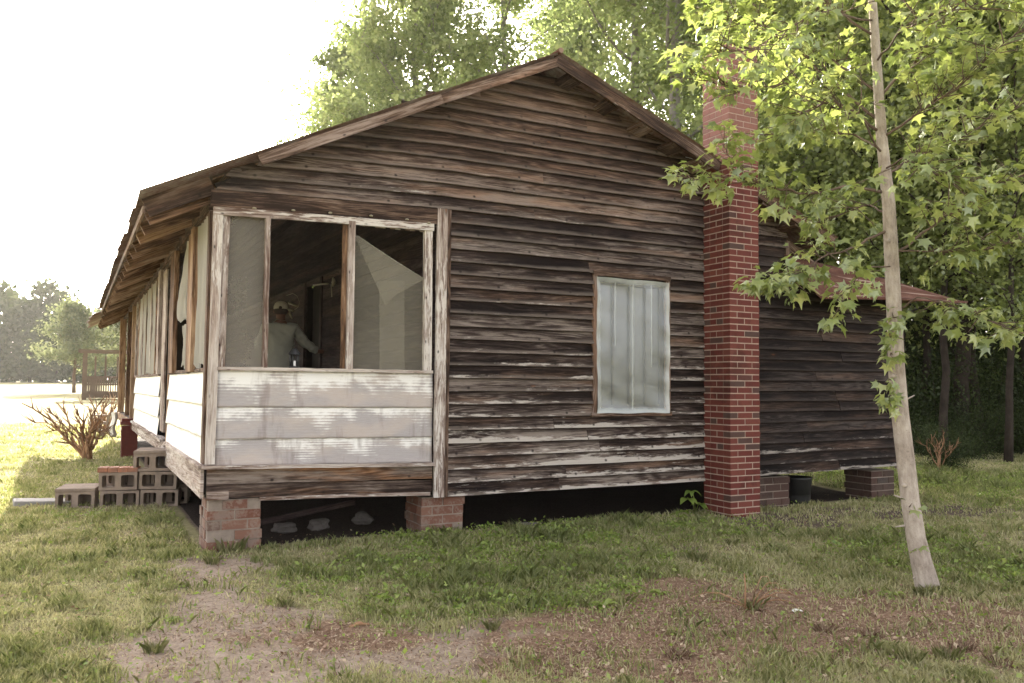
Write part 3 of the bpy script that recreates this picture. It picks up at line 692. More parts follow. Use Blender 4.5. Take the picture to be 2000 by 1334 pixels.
cloth(1.25, 2.35, 2.02, 2.76, seed=2, shape=lambda q: (.0, .95-.75*q**1.2) if q > .3 else (.1-.1*q, .75+.3*q))
cloth(1.22, 2.0, 1.53, 1.95, seed=3, shape=lambda q: (.1, .55+.1*q))
cloth(4.14, 4.72, 1.55, 2.78, seed=4); cloth(4.9, 5.5, 1.5, 2.75, seed=5, shape=lambda q: (.0, 1-.5*math.sin(q*3)))
cloth(5.75, 6.3, 1.5, 2.75, seed=6, shape=lambda q: (.2*q, 1-.1*q)); cloth(6.65, 7.05, 1.5, 2.75, seed=7, shape=lambda q: (.3*(1-q), 1.)); cloth(7.35, 7.95, 1.5, 2.75, seed=8)
# front bays: intact screen, torn folded screen
def sheet(name, quad, y, mat, nu=14, nv=16, amp=.006, seed=0):
    m = MB(); a, b, c, d = quad; r = random.Random(seed); ph = r.random()*6
    for i in range(nu+1):
        for j in range(nv+1):
            k = i/nu; q = j/nv; x = (a[0]*(1-k)+b[0]*k)*(1-q)+(d[0]*(1-k)+c[0]*k)*q; z = (a[1]*(1-k)+b[1]*k)*(1-q)+(d[1]*(1-k)+c[1]*k)*q
            m.v.append((x, y+amp*math.sin(k*7+q*3+ph), z))
    for i in range(nu):
        for j in range(nv):
            p = i*(nv+1)+j; m.face((p, p+nv+1, p+nv+2, p+1), [(i/nu, j/nv), ((i+1)/nu, j/nv), ((i+1)/nu, (j+1)/nv), (i/nu, (j+1)/nv)], None, True)
    return m.build(name, mat, house)
px2 = lambda px, py, y=0.: (P(px, py, 1, y).x, P(px, py, 1, y).z)
sheet('insect_screen', [(.11, 1.51), (.42, 1.51), (.42, 2.79), (.12, 2.79)], -.005, M['screen'])
sc3 = [px2(689, 722), px2(828, 724), px2(828, 545), px2(689, 455)]
o = sheet('torn_insect_screen', sc3, -.0, M['screen2'], 20, 20, .004)
sheet('folded_screen_flap', [px2(689, 456), px2(752, 600), px2(768, 578), px2(829, 546)], -.018, M['screen2'], 12, 12, .003)
sheet('screen_strip', [px2(742, 722), px2(791, 723), px2(791, 548), px2(742, 548)], .012, M['screen2'], 6, 12, .003)
tt = MB(); tt.tube([V((px2(689, 455)[0], -.012, px2(689, 455)[1])), V((px2(760, 503)[0], -.014, px2(760, 503)[1])), V((px2(829, 546)[0], -.012, px2(829, 546)[1]))], .0035, 6); tt.build('screen_roll', M['screen'], house)
rg = MB()
for i in range(14):
    x = 1.2+i*.048; z = 2.79+.015*math.sin(i*1.3); rg.plank([(x, -.01, 2.84), (x+.05, -.01, 2.84)], (0, 0, 1), (0, 1, 0), .05+.03*abs(math.sin(i*2.1)), .004, seg=1)
rg.build('ragged_screen_edge', M['trim'], house)
# ---- window with plastic ----------------------------------------------------
def T2(x, z): return V((x, 0, z))
wf = MB(); y = -.035
wf.plank([(WX0+.0, y, WZ0-.02), (WX0+.0, y, WZ1+.03)], (1, 0, 0), (0, -1, 0), .05, .035, seg=6, wob=.002)
wf.plank([(WX1-.0, y, WZ0-.02), (WX1-.0, y, WZ1+.03)], (1, 0, 0), (0, -1, 0), .06, .035, seg=6, wob=.002)
wf.plank([(WX0-.03, y, WZ1+.05), (WX1+.03, y, WZ1+.05)], (0, 0, 1), (0, -1, 0), .05, .06, seg=6, wob=.002)
wf.plank([(WX0-.05, y, WZ0-.04), (WX1+.04, y, WZ0-.04)], (0, 0, 1), (0, -1, 0), .04, .07, seg=6, wob=.002)
wdw = wf.build('window', M['trimd'], house)
g_ = MB(); g_.box((WX0+.02, .03, WZ0-.02), (WX1-.02, .045, WZ1)); g_.build('pane', M['glass'], wdw)
sa = MB()
for x in (WX0+.05, (WX0+WX1)/2, WX1-.05, WX0+.26, WX1-.26): sa.plank([(x, .015, WZ0), (x, .015, WZ1)], (1, 0, 0), (0, -1, 0), .05 if abs(x-WX0-.05) < .01 or abs(x-WX1+.05) < .01 else .018, .02, seg=2)
for z in (WZ0+.03, WZ1-.03): sa.plank([(WX0+.05, .012, z), (WX1-.05, .012, z)], (0, 0, 1), (0, -1, 0), .05, .02, seg=2)
sa.build('sash', M['dark'], wdw)
m = MB(); nu, nv = 44, 60; rr = random.Random(5)
for i in range(nu+1):
    for j in range(nv+1):
        k = i/nu; q = j/nv; ed = min(k, 1-k, q, 1-q)
        x = WX0-.01+(WX1-WX0+.0)*k+.002*math.sin(q*17); z = WZ0-.025+(WZ1-WZ0+.035)*q+.004*math.sin(k*11)-.004
        if k < .12: x += .012*(math.sin(q*9)*.5+.5)*(q < .5)
        yy = -.078-.014*math.exp(-ed*35)-.003*math.sin(k*23+math.sin(q*9)*2)*math.exp(-ed*9)-.004*math.sin(q*31+k*7)*math.exp(-ed*7)+.004*math.sin(k*5)*math.sin(q*9+k*3)
        for c_ in (.24, .50, .76): yy -= .003*math.exp(-((k-c_)/.012)**2)
        m.v.append((x, yy, z))
for i in range(nu):
    for j in range(nv):
        p = i*(nv+1)+j; m.face((p, p+nv+1, p+nv+2, p+1), [(i/nu, j/nv), ((i+1)/nu, j/nv), ((i+1)/nu, (j+1)/nv), (i/nu, (j+1)/nv)], None, True)
m.build('plastic_sheet', M['plastic'], wdw)
# ---- rusted pent sheet ---------------------------------------------------------
m = MB(); nu, nv = 90, 10
top = [P(1530, 500, 1, -.05), P(1666, 528, 1, -.05), P(1763, 554, 1, -.05), P(1885, 590, 1, -.30)]
bot = [P(1572, 552, 1, -.52), P(1604, 583, 1, -.55), P(1770, 586, 1, -.52), P(1890, 592, 1, -.40)]
def pl_(L, k):
    k *= 3; i = min(2, int(k)); return L[i].lerp(L[i+1], k-i)
for i in range(nu+1):
    for j in range(nv+1):
        k = i/nu; q = j/nv; p = pl_(top, k).lerp(pl_(bot, k), q); rib = .016*max(0, math.cos(2*math.pi*(q*3.0+k*.6)))**8
        p = p+V((0, -rib, rib*1.2))+V((0, 0, -.02*math.sin(q*3.1)*(1-k))); m.v.append(p)
for i in range(nu):
    for j in range(nv):
        p = i*(nv+1)+j; m.face((p, p+1, p+nv+2, p+nv+1), [(3*i/nu, j/nv*.5), (3*i/nu, (j+1)/nv*.5), (3*(i+1)/nu, (j+1)/nv*.5), (3*(i+1)/nu, j/nv*.5)], None, True)
o = m.build('rusted_metal_awning', M['rust'], house); s2 = o.modifiers.new('t', 'SOLIDIFY'); s2.thickness = .004
rf = MB(); corr(rf, (6.4, 2.96), (.99, -.13), 2.9, 0.02, 3.4, rows=4); rf.build('lean_to_roof', M['roof'], house)
# ---- chimney ------------------------------------------------------------------
def brickwork(x0, y0, W, D, z0, z1, name, bm, mm, parent, jit=.0015, h=.0677, off=None, miss=0., L0=.203, rec=None):
    rec = jit if rec is None else rec
    j = .012; br = MB(); n = int(round((z1-z0)/h)); L0 = W/round(W/L0)
    for c in range(n):
        za = z0+c*h; zb_ = za+h-j
        def rowx(ya, yb, odd):
            xs_ = [0]; x = L0 if not odd else L0/2
            while x < W-1e-4: xs_.append(x); x += L0
            xs_.append(W)
            for a, b in zip(xs_, xs_[1:]):
                if random.random() < miss: continue
                e = random.uniform(-rec, jit*2); br.box((x0+(-e if a == 0 else a+j/2), min(ya, yb)-(e if ya < yb and ya == y0 else 0), za), (x0+(W+e if b == W else b-j/2), max(ya, yb)+(e if yb > y0+D-.01 else 0), zb_))
        rowx(y0, y0+L0/2, c % 2); rowx(y0+D-L0/2, y0+D, (c+1) % 2)
        ys_ = [y0+L0/2]; y = y0+L0/2+(L0 if c % 2 else L0/2)
        while y < y0+D-L0/2-.02: ys_.append(y); y += L0
        ys_.append(y0+D-L0/2)
        for a, b in zip(ys_, ys_[1:]):
            e = random.uniform(-rec, jit*2)
            br.box((x0-e, a+j/2, za), (x0+L0/2, b-j/2, zb_)); br.box((x0+W-L0/2, a+j/2, za), (x0+W+e, b-j/2, zb_))
    o = br.build(name, bm, parent, off); 
    mo = MB(); i = .0025; mo.box((x0+i, y0+i, z0), (x0+W-i, y0+D-i, z0+n*h-j/2)); mo.build('mortar', mm, o, off)
    return o
fl_ = MB(); fl_.plank([(4.95, .10, zroof(4.95)+.12), (5.2, .06, zroof(5.2)+.17)], (0, 1, .3), (.3, 0, 1), .34, .004, seg=2, wob=.01); fl_.build('glare_flashing', M['panelw'], house)  # sheet added by the chimney, roof metal glare put into its white
CH0 = 5.215
brickwork(CH0, -.45, .42, .42, -.10, 5.15, 'chimney', M['brick'], M['mortar'], house)
# ================================================================== PIERS, STEPS, CLUTTER
def pier(x, y, W, D, z1, bm, label, miss=0., h=.084):
    e = empty('brick_pier', (x, y, 0), label, 'brick pier', 'brick piers under the house')
    brickwork(x, y, W, D, -.08, z1, 'bricks', bm, M['mortard'], e, .006, h, off=(x, y, 0), miss=miss, L0=.2, rec=.0035 if bm is M['brick2'] else 0.)
    return e
pier(.02, .0, .42, .40, .42, M['brick2'], 'mortar smeared brick pier under the front left corner of the porch, grass tuft against it', .04)
pier(1.90, .03, .42, .40, .33, M['brick2'], 'short mossy brick pier where the porch meets the main clapboard wall')
pier(6.06, .03, .50, .42, .36, M['brickd'], 'dark sooty brick pier just right of the tall chimney')
pier(8.00, .03, .42, .40, .36, M['brickd'], 'dark brick pier under the right end corner of the house')
pier(.0, 3.5, .4, .4, .45, M['brickd'], 'dark brick pier under the porch side behind the block steps')
pier(4.3, 2.6, .42, .4, .42, M['brickd'], 'shadowed brick pier deep under the middle of the house')
# red pier of the open porch end
e = empty('porch_pier', on(-.04, 9.3), 'dark red painted brick pier with grey cap under the open end of the porch', 'brick pier')
brickwork(-.02-.13, -.13, .26, .26, -.05, .56, 'bricks', M['redp'], M['redp'], e, .003, L0=.15)
m = MB(); m.box((-.17, -.15, .57), (.13, .15, .63)); m.box((-.15, -.11, .632), (.11, .13, .68)); m.build('cap', M['redp'], e)
# posts of the open porch end
def lpost(y, x, w_, label):
    m = MB(); m.plank([(0, 0, 0), (.0, 0, 2.82-.7)], (1, 0, 0), (0, 1, 0), w_, w_, seg=6, wob=.004); o = m.build('porch_post', M['warm'], None); o.location = (x, y, .70)
    return tag(o, label, 'post', 'posts of the open porch end')
lpost(9.8, .02, .12, 'brown square porch post nearest the screened side wall')
lpost(11.3, .02, .12, 'dark middle post of the open porch end')
lpost(13.4, -.02, .13, 'sunlit outermost brown post at the far end of the porch roof')
m = MB(); m.plank([(-.02, 9.0, .62), (-.02, 14.4, .60)], (0, 0, 1), (1, 0, 0), .16, .05, seg=4, wob=.006); m.build('open_porch_edge', M['warm'], house)

# concrete blocks
def cmu_mesh():
    m = MB(); Wd, Hh, Dp = .196, .192, .19
    def ring(cx, y, rx, rz, cr, n=3):
        pts = []
        for (sx, sz, a0) in ((1, 1, 0), (-1, 1, 90), (-1, -1, 180), (1, -1, 270)):
            for k in range(n):
                a = math.radians(a0+90*k/(n-1)); pts.append((cx+sx*(rx-cr)+cr*math.cos(a), y, Hh/2+sz*(rz-cr)+cr*math.sin(a)))
        return pts
    for cx in (-.098, .098):
        R = []
        for (y, rx, rz, cr) in ((0, .0665, .066, .018), (0, .098, .096, .003), (Dp, .098, .096, .003), (Dp, .0665, .066, .018)):
            R.append(len(m.v)); m.v += ring(cx, y, rx, rz, cr)
        n = 12
        for a, b in ((0, 1), (1, 2), (2, 3), (3, 0)):
            for k in range(n):
                k2 = (k+1) % n; m.face((R[a]+k, R[b]+k, R[b]+k2, R[a]+k2), None, (.5, .5, .5, 1))
    return m
cb0 = cmu_mesh().build('concrete_block', M['cmu'])
ang = math.atan2(-.2, .98); ux, uy = math.cos(ang), math.sin(ang); OX, OY = -.93, 3.04
first = [True]
def block(i, row, z, label, di=0.):
    o = cb0 if first[0] else cb0.copy()
    if not first[0]: COL.objects.link(o)
    first[0] = False
    a = i*.405+di; x = OX+ux*a-uy*row*.2; y_ = OY+uy*a+ux*row*.2
    o.location = (x, y_, z+gz(x, y_)*.5-.01); o.rotation_euler = (random.uniform(-.02, .02), random.uniform(-.015, .015), ang+random.uniform(-.07, .07))
    tag(o, label, 'concrete block', 'concrete blocks of the porch steps'); return o
block(0, 0, 0, 'leftmost grey hollow block at the foot of the block steps')
block(1, 0, 0, 'middle hollow block in the bottom course of the steps, under the brick topped one', .04)
block(2, 0, 0, 'bottom right hollow block of the steps, nearest the house pier', .04)
block(1, 0, .2, 'middle course hollow block with reddish bricks laid on top', .02)
block(2, 0, .2, 'middle course hollow block directly under the topmost block', .02)
block(2, 0, .4, 'topmost hollow block of the steps, beside the white porch skirt', -.04)
hid = 'concrete block in the rear rows of the steps, behind the front face'
for r in (1, 2):
    for i, z in ((0, 0), (1, 0), (2, 0), (1, .2), (2, .2), (2, .4)): block(i, r+.02, z, hid, .12 if r == 1 else .02)
# bricks on the steps
bb = None
for k in range(4):
    a = .40*1+.02-.16+k*.105; x = OX+ux*a-uy*.1; y_ = OY+uy*a+ux*.1
    if bb is None:
        m = MB(); m.box((-.05, -.1, 0), (.05, .1, .052)); bb = m.build('loose_brick', M['brickl']); o = bb; bv = bb.modifiers.new('b', 'BEVEL'); bv.width = .004
    else: o = bb.copy(); COL.objects.link(o)
    o.location = (x, y_, .40+gz(x, y_)*.5-.018); o.rotation_euler = (0, 0, ang+random.uniform(-.05, .05))
    tag(o, 'reddish solid brick lying in a row on the middle course of the block steps', 'brick', 'bricks laid on the middle step')
for nm, i, z, lab in (('step_slab', 2, .59, 'thin grey slab capping the topmost block of the steps'), ('step_slab', 0, .19, 'thin brown slab lying on the lowest block of the steps')):
    m = MB(); m.box((-.2, 0, 0), (.2, .5, .035)); o = m.build(nm, M['cmu']); bv = o.modifiers.new('b', 'BEVEL'); bv.width = .005
    a = i*.405-(.04 if i else 0); x = OX+ux*a; y_ = OY+uy*a; o.location = (x, y_-.01, z+gz(x, y_)*.5-.008); o.rotation_euler = (0, 0, ang); tag(o, lab, 'slab')
m = MB(); m.box((-.28, -.16, -.03), (.28, .16, .05)); o = m.build('paving_slab', M['slab']); p = G(82, 985); o.location = p; o.rotation_euler = (0, .06, .1); bv = o.modifiers.new('b', 'BEVEL'); bv.width = .008
tag(o, 'flat grey paving slab lying in the grass left of the block steps', 'slab')
# second pile of blocks far along the porch
for k in range(2):
    o = cb0.copy(); COL.objects.link(o); p = on(-.42, 14.6); o.location = (p.x, p.y, p.z+k*.2+.12); o.rotation_euler = (0, 0, -.25+k*.03)
    tag(o, ('lower', 'upper')[k]+' block of the small distant pile beyond the dead branches', 'concrete block', 'far pile of concrete blocks')
o = cb0.copy(); COL.objects.link(o); p = on(-.35, 14.6); o.location = (p.x, p.y, p.z-.05); tag(o, 'half buried block at the base of the small distant pile beyond the dead branches', 'concrete block', 'far pile of concrete blocks')
# white bucket, white cloth near red pier
e = empty('white_bucket', on(.22, 8.6, .35), 'small white plastic bucket with a wire handle beside the red pier', 'bucket')
m = MB(); m.lathe([(0, 0), (.10, 0), (.125, .26), (.132, .27), (.12, .27), (.10, .02)], (0, 0, 0), 18); m.build('body', M['white'], e)
m = MB(); m.tube([(.13*math.cos(a), 0, .27+.13*math.sin(a)) for a in [math.pi*k/10 for k in range(11)]], .005, 6); m.build('handle', M['white'], e)
m = MB(); nu = 10
for i in range(nu+1):
    for j in range(nu+1):
        k = i/nu; q = j/nu; m.v.append((.05*math.sin(k*9)+.02*math.sin(q*7), .3*k, .55-.42*q+.03*math.sin(k*6)))
for i in range(nu):
    for j in range(nu): p = i*(nu+1)+j; m.face((p, p+1, p+nu+2, p+nu+1), None, None, True)
o = m.build('white_cloth', M['white']); o.location = (-.30, 9.7, .25); tag(o, 'crumpled white cloth hanging beside the red pier at the open porch end', 'cloth')
# black bucket by the rear pier
e = empty('black_bucket', on(6.93, .25), 'black plastic bucket standing under the house beside the dark pier', 'bucket')
m = MB(); m.lathe([(0, 0), (.15, 0), (.175, .30), (.185, .32), (.17, .32), (.155, .03)], (0, 0, 0), 22); m.build('body', M['black'], e)
# junk under the house
def rock(name, x, y, s, label, mat):
    import bmesh
    bm = bmesh.new(); bmesh.ops.create_icosphere(bm, subdivisions=3, radius=1)
    r = random.Random(int(x*100)); a, b, c = r.random()*6, r.random()*6, r.random()*6
    for v in bm.verts: v.co *= 1+.22*math.sin(v.co.x*3+a)*math.sin(v.co.y*4+b)+.12*math.sin(v.co.z*7+c)+.05*math.sin(v.co.x*17)
    me = bpy.data.meshes.new(name); bm.to_mesh(me); bm.free(); me.materials.append(mat); o = bpy.data.objects.new(name, me); COL.objects.link(o)
    o.location = on(x, y, s[2]*.5); o.scale = s; tag(o, label, 'rubble', 'rubble under the porch'); return o
rock('stone', .82, .75, (.11, .1, .06), 'left one of two round stones in the dark under the porch', M['rubble'])
rock('stone', 1.12, .7, (.10, .1, .065), 'right one of two round stones in the dark under the porch', M['rubble'])
rock('stone', 1.62, .9, (.10, .10, .07), 'grey lump of rubble just left of the mossy pier', M['rubble'])
rock('stone', 3.02, .02, (.10, .06, .035), 'pale scrap of rubble at the grass edge below the wall', M['rubble'])
for a, b, lab in (((.45, .5, .12), (1.5, .8, .22), 'old board slanting across the dark space under the porch'), ((4.2, 1.1, .2), (5.1, .5, .28), 'thin board lying in the gap left of the chimney')):
    m = MB(); m.plank([a, b], (0, 0, 1), (0, 1, 0), .05, .03, seg=3, wob=.004); tag(m.build('loose_board', M['inner']), lab, 'board', 'boards under the house')

# lantern on the sill
LZ = 1.515; p = P(575, 715, 1, .02)
e = empty('lantern', (p.x, .03, LZ), 'small black candle lantern standing on the porch sill', 'lantern')
m = MB(); m.lathe([(0, 0), (.045, 0), (.045, .012), (.03, .016), (0, .016)], (0, 0, 0), 16)
for k in range(6): a = k*math.pi/3; m.tube([(.038*math.cos(a), .038*math.sin(a), .012), (.038*math.cos(a), .038*math.sin(a), .12)], .006, 5)
m.build('cage', M['black'], e)
m = MB(); m.lathe([(.06, .115), (.055, .125), (.03, .15), (.022, .165), (.01, .17), (0, .172)], (0, 0, 0), 16); m.tube([(.02*math.cos(a), 0, .17+.02*math.sin(a)+.005) for a in [math.pi*2*k/12 for k in range(13)]], .002, 5); m.build('lid', M['black'], e)
m = MB(); m.lathe([(.014, .014), (.014, .06), (0, .063)], (0, 0, 0), 12); m.build('candle', M['white'], e)
# ornaments on the inner porch wall
m = MB(); W_ = 2.0
def wp(px, py): q = P(px, py, 0, W_); return q
for (a, b, r) in (((565, 592), (580, 598), .02), ((558, 603), (572, 607), .025), ((563, 605), (570, 622), .022)):
    m.tube([wp(*a), wp(*b)], [r, r*.6], 7)
c = [wp(560, 577), wp(572, 573), wp(580, 578), wp(585, 590), wp(582, 600), wp(574, 606)]; m.tube(c, .004, 6)
o = m.build('wall_ornament', M['bone'], None); tag(o, 'curled pale ornament on the porch wall beside the cap of the man', 'wall ornament')
m = MB(); m.tube([wp(612, 557), wp(628, 555), wp(640, 554)], .012, 6); m.tube([wp(647, 555), wp(648, 580)], .008, 6)
q = wp(652, 551); 
for k in range(5): a = k*1.256; m.tube([q, q+V((-.01, .05*math.cos(a), .06*math.sin(a)))], [.03, .012], 7)
tag(m.build('wall_lamp', M['bone'], None), 'pale wall fixture with a hanging cord right of the dark doorway', 'wall fixture')

# ------------------------------------------------------------------ person
def skin_obj(name, nodes, edges, mat, parent, root=0, sub=2):
    me = bpy.data.meshes.new(name); me.from_pydata([n[0] for n in nodes], edges, []); o = bpy.data.objects.new(name, me); COL.objects.link(o); o.parent = parent
    sk_ = o.modifiers.new('skin', 'SKIN'); sk_.use_smooth_shade = True
    for i, n in enumerate(nodes):
        r = n[1]; me.skin_vertices[0].data[i].radius = (r, r) if not hasattr(r, '__len__') else r
        me.skin_vertices[0].data[i].use_root = (i == root)
    s_ = o.modifiers.new('sub', 'SUBSURF'); s_.levels = sub; s_.render_levels = sub
    me.materials.append(mat); return o
per = empty('person', (1.42, 3.95, .705), 'person in cream cap and loose grey shirt inside the porch, right arm reaching out', 'person', None, -.30)
# local: x right, y forward(away from camera), z up
nodes = [((0, 0, .95), .13), ((0, 0, 1.10), .125), ((0, .0, 1.28), .14), ((0, .01, 1.42), .13), ((0, .02, 1.50), .055), ((0, .045, 1.58), .07), ((0, .055, 1.66), .085), ((0, .05, 1.72), .06),
 ((-.15, 0, 1.39), .05), ((-.26, -.02, 1.16), .038), ((-.25, .07, .93), .030), ((-.25, .10, .87), .028),
 ((.15, 0, 1.39), .05), ((.30, .08, 1.24), .038), ((.47, .20, 1.12), .033), ((.53, .25, 1.11), .028),
 ((-.09, 0, .85), .09), ((-.10, .01, .48), .06), ((-.10, -.02, .09), .042), ((-.11, .12, .045), .035),
 ((.09, 0, .85), .09), ((.10, .02, .48), .06), ((.10, 0, .09), .042), ((.11, .14, .045), .035)]
edges = [(0, 1), (1, 2), (2, 3), (3, 4), (4, 5), (5, 6), (6, 7), (3, 8), (8, 9), (9, 10), (10, 11), (3, 12), (12, 13), (13, 14), (14, 15), (0, 16), (16, 17), (17, 18), (18, 19), (0, 20), (20, 21), (21, 22), (22, 23)]
def hand(base, dirn, side, up):
    b0 = V(nodes[base][0]); d_ = V(dirn).normalized(); sd_ = V(side).normalized(); u_ = V(up).normalized()
    palm = len(nodes); nodes.append((tuple(b0+d_*.045), (.038, .02))); edges.append((base, palm))
    for k, (s_, L) in enumerate(((-.028, .062), (-.010, .074), (.010, .070), (.027, .055))):
        a = len(nodes); nodes.append((tuple(b0+d_*.085+sd_*s_), .0095)); edges.append((palm, a))
        nodes.append((tuple(b0+d_*(.085+L*.5)+sd_*s_*1.2-u_*.008), .0088)); edges.append((a, a+1))
        nodes.append((tuple(b0+d_*(.085+L)+sd_*s_*1.2-u_*.025), .0075)); edges.append((a+1, a+2))
    a = len(nodes); nodes.append((tuple(b0+d_*.045-sd_*.042), .011)); edges.append((palm, a)); nodes.append((tuple(b0+d_*.085-sd_*.060-u_*.01), .0095)); edges.append((a, a+1))
hand(15, (.8, .55, .0), (-.3, .5, -.8), (-.2, -.3, .9))
hand(11, (0, .25, -1), (0, 1, .2), (1, 0, 0))
skin_obj('body', nodes, edges, M['skin'], per)
# loose shirt
sn = [((0, 0, .72), (.215, .16)), ((0, 0, 1.05), (.205, .15)), ((0, 0, 1.24), (.205, .15)), ((0, .005, 1.37), (.185, .13)), ((0, .015, 1.46), (.10, .085)), ((0, .02, 1.505), (.07, .07)),
      ((-.19, 0, 1.40), .085), ((-.265, -.02, 1.16), .07), ((-.26, .06, .96), .055), ((.19, .0, 1.40), .085), ((.31, .08, 1.23), .072), ((.45, .19, 1.13), .052), ((.48, .21, 1.12), .042)]
se = [(0, 1), (1, 2), (2, 3), (3, 4), (4, 5), (3, 6), (6, 7), (7, 8), (3, 9), (9, 10), (10, 11), (11, 12)]
sh_ = skin_obj('shirt', sn, se, M['shirt'], per, sub=3)
tx = bpy.data.textures.new('folds', 'CLOUDS'); tx.noise_scale = .075; dm = sh_.modifiers.new('d', 'DISPLACE'); dm.texture = tx; dm.strength = .05; dm.mid_level = .5
skin_obj('trousers', [((0, 0, .93), .15), ((-.09, 0, .83), .105), ((-.10, .01, .48), .08), ((-.10, -.01, .12), .065), ((.09, 0, .83), .105), ((.10, .02, .48), .08), ((.10, 0, .12), .065)], [(0, 1), (1, 2), (2, 3), (0, 4), (4, 5), (5, 6)], M['jean'], per)
m = MB(); m.lathe([(.088, 0), (.096, .01), (.094, .045), (.078, .085), (.045, .108), (0, .114)], (0, .05, 1.655), 20)
cap = m.build('cap', M['cap'], per)
m = MB(); b0 = len(m.v)
for i in range(9):
    a = math.pi*(.18+.64*i/8); m.v.append((.09*math.cos(a), .05+.09*math.sin(a), 1.662)); m.v.append((.085*math.cos(a), .05+.09*math.sin(a)+.075*math.sin(a), 1.652))
for i in range(8): m.face((2*i, 2*i+1, 2*i+3, 2*i+2), None, None, True)
o = m.build('brim', M['cap'], cap); q = o.modifiers.new('s', 'SOLIDIFY'); q.thickness = .004
m = MB(); m.lathe([(0, -.04), (.06, -.06), (.089, -.02), (.091, .0), (.088, .02)], (0, .042, 1.645), 18); m.build('hair', M['hair'], per)
m = MB(); m.lathe([(0, 0), (.02, .001), (.022, .004), (0, .006)], (0, 0, 0), 12); o = m.build('cap_opening', M['hair'], cap); o.location = (0, -.044, 1.675); o.rotation_euler = (math.radians(80), 0, 0)
for s_ in (-1, 1):
    m = MB(); m.lathe([(0, -.02), (.012, -.012), (.014, .008), (.008, .02), (0, .024)], (s_*.088, .05, 1.625), 8); m.build('ear', M['skin'], per)
# ================================================================== VEGETATION
def rand_basis(n, up=.5, rg=RG):
    """random orthonormal frames whose normals lean upwards"""
    nr = rg.normal(size=(n, 3)); nr[:, 2] = np.abs(nr[:, 2])*.6+up; nr /= np.linalg.norm(nr, axis=1, keepdims=True)
    a = rg.normal(size=(n, 3)); a -= nr*(a*nr).sum(1, keepdims=True); a /= np.linalg.norm(a, axis=1, keepdims=True)
    return a, np.cross(nr, a), nr
def leaf_quads(pos, size, up=.4, rg=RG, asp=.62):
    n = len(pos); a, b, nr = rand_basis(n, up, rg); s = size*rg.uniform(.6, 1.3, (n, 1))
    v = np.stack([pos-a*s*.5, pos+b*s*asp*.5-nr*s*.06, pos+a*s*.5-nr*s*.16, pos-b*s*asp*.5-nr*s*.06], 1).reshape(-1, 3)
    f = np.arange(4*n).reshape(n, 4); return v, f
def star_leaves(pos, size, dirs, rg=RG):
    """five lobed leaves; dirs = direction the leaf points to"""
    n = len(pos); d = dirs/np.linalg.norm(dirs, axis=1, keepdims=True)
    nr = rg.normal(size=(n, 3))*.45+np.array([0, 0, 1.]); nr -= d*(nr*d).sum(1, keepdims=True); nr /= np.linalg.norm(nr, axis=1, keepdims=True)
    s_ = np.cross(d, nr); out = []
    prof = [(-158, .20)]
    for k, (a, r) in enumerate(((-118, .50), (-60, .62), (0, .70), (60, .62), (118, .50))):
        if k: prof.append((a-30, .34))
        prof += [(a-13, r*.60), (a, r), (a+13, r*.60)]
    prof.append((158, .20))
    S = size*rg.uniform(.38, 1.35, (n, 1)); fold = rg.uniform(-.2, .9, (n, 1)); droop = rg.uniform(.1, 1.1, (n, 1))
    P0 = pos+d*S*.15; vs = [P0]
    for (a, r) in prof:
        ca, sa = math.cos(math.radians(a)), math.sin(math.radians(a))
        vs.append(P0+d*(S*r*ca)+s_*(S*r*sa)+nr*(S*(abs(sa)*r*fold*.5-droop*r*r*(.6+.4*ca))))
    k = len(vs); v = np.stack(vs, 1).reshape(-1, 3); base = (np.arange(n)*k)[:, None]
    tri = [(0, i, i+1) for i in range(1, k-1)]+[(0, k-1, 1)]
    f = (base[:, None, :]+np.array(tri)[None]).reshape(-1, 3); return v, f, k, len(tri)

def limb(m, p0, d0, L, r0, r1, rg, n=6, curl=.18, sides=7, up=.04):
    pts = [V(p0)]; d = V(d0).normalized(); 
    for i in range(n):
        d = (d+V((rg.uniform(-curl, curl), rg.uniform(-curl, curl), rg.uniform(-curl, curl)*.6+up))).normalized(); pts.append(pts[-1]+d*(L/n))
    m.tube(pts, [r0+(r1-r0)*i/n for i in range(n+1)], sides); return pts

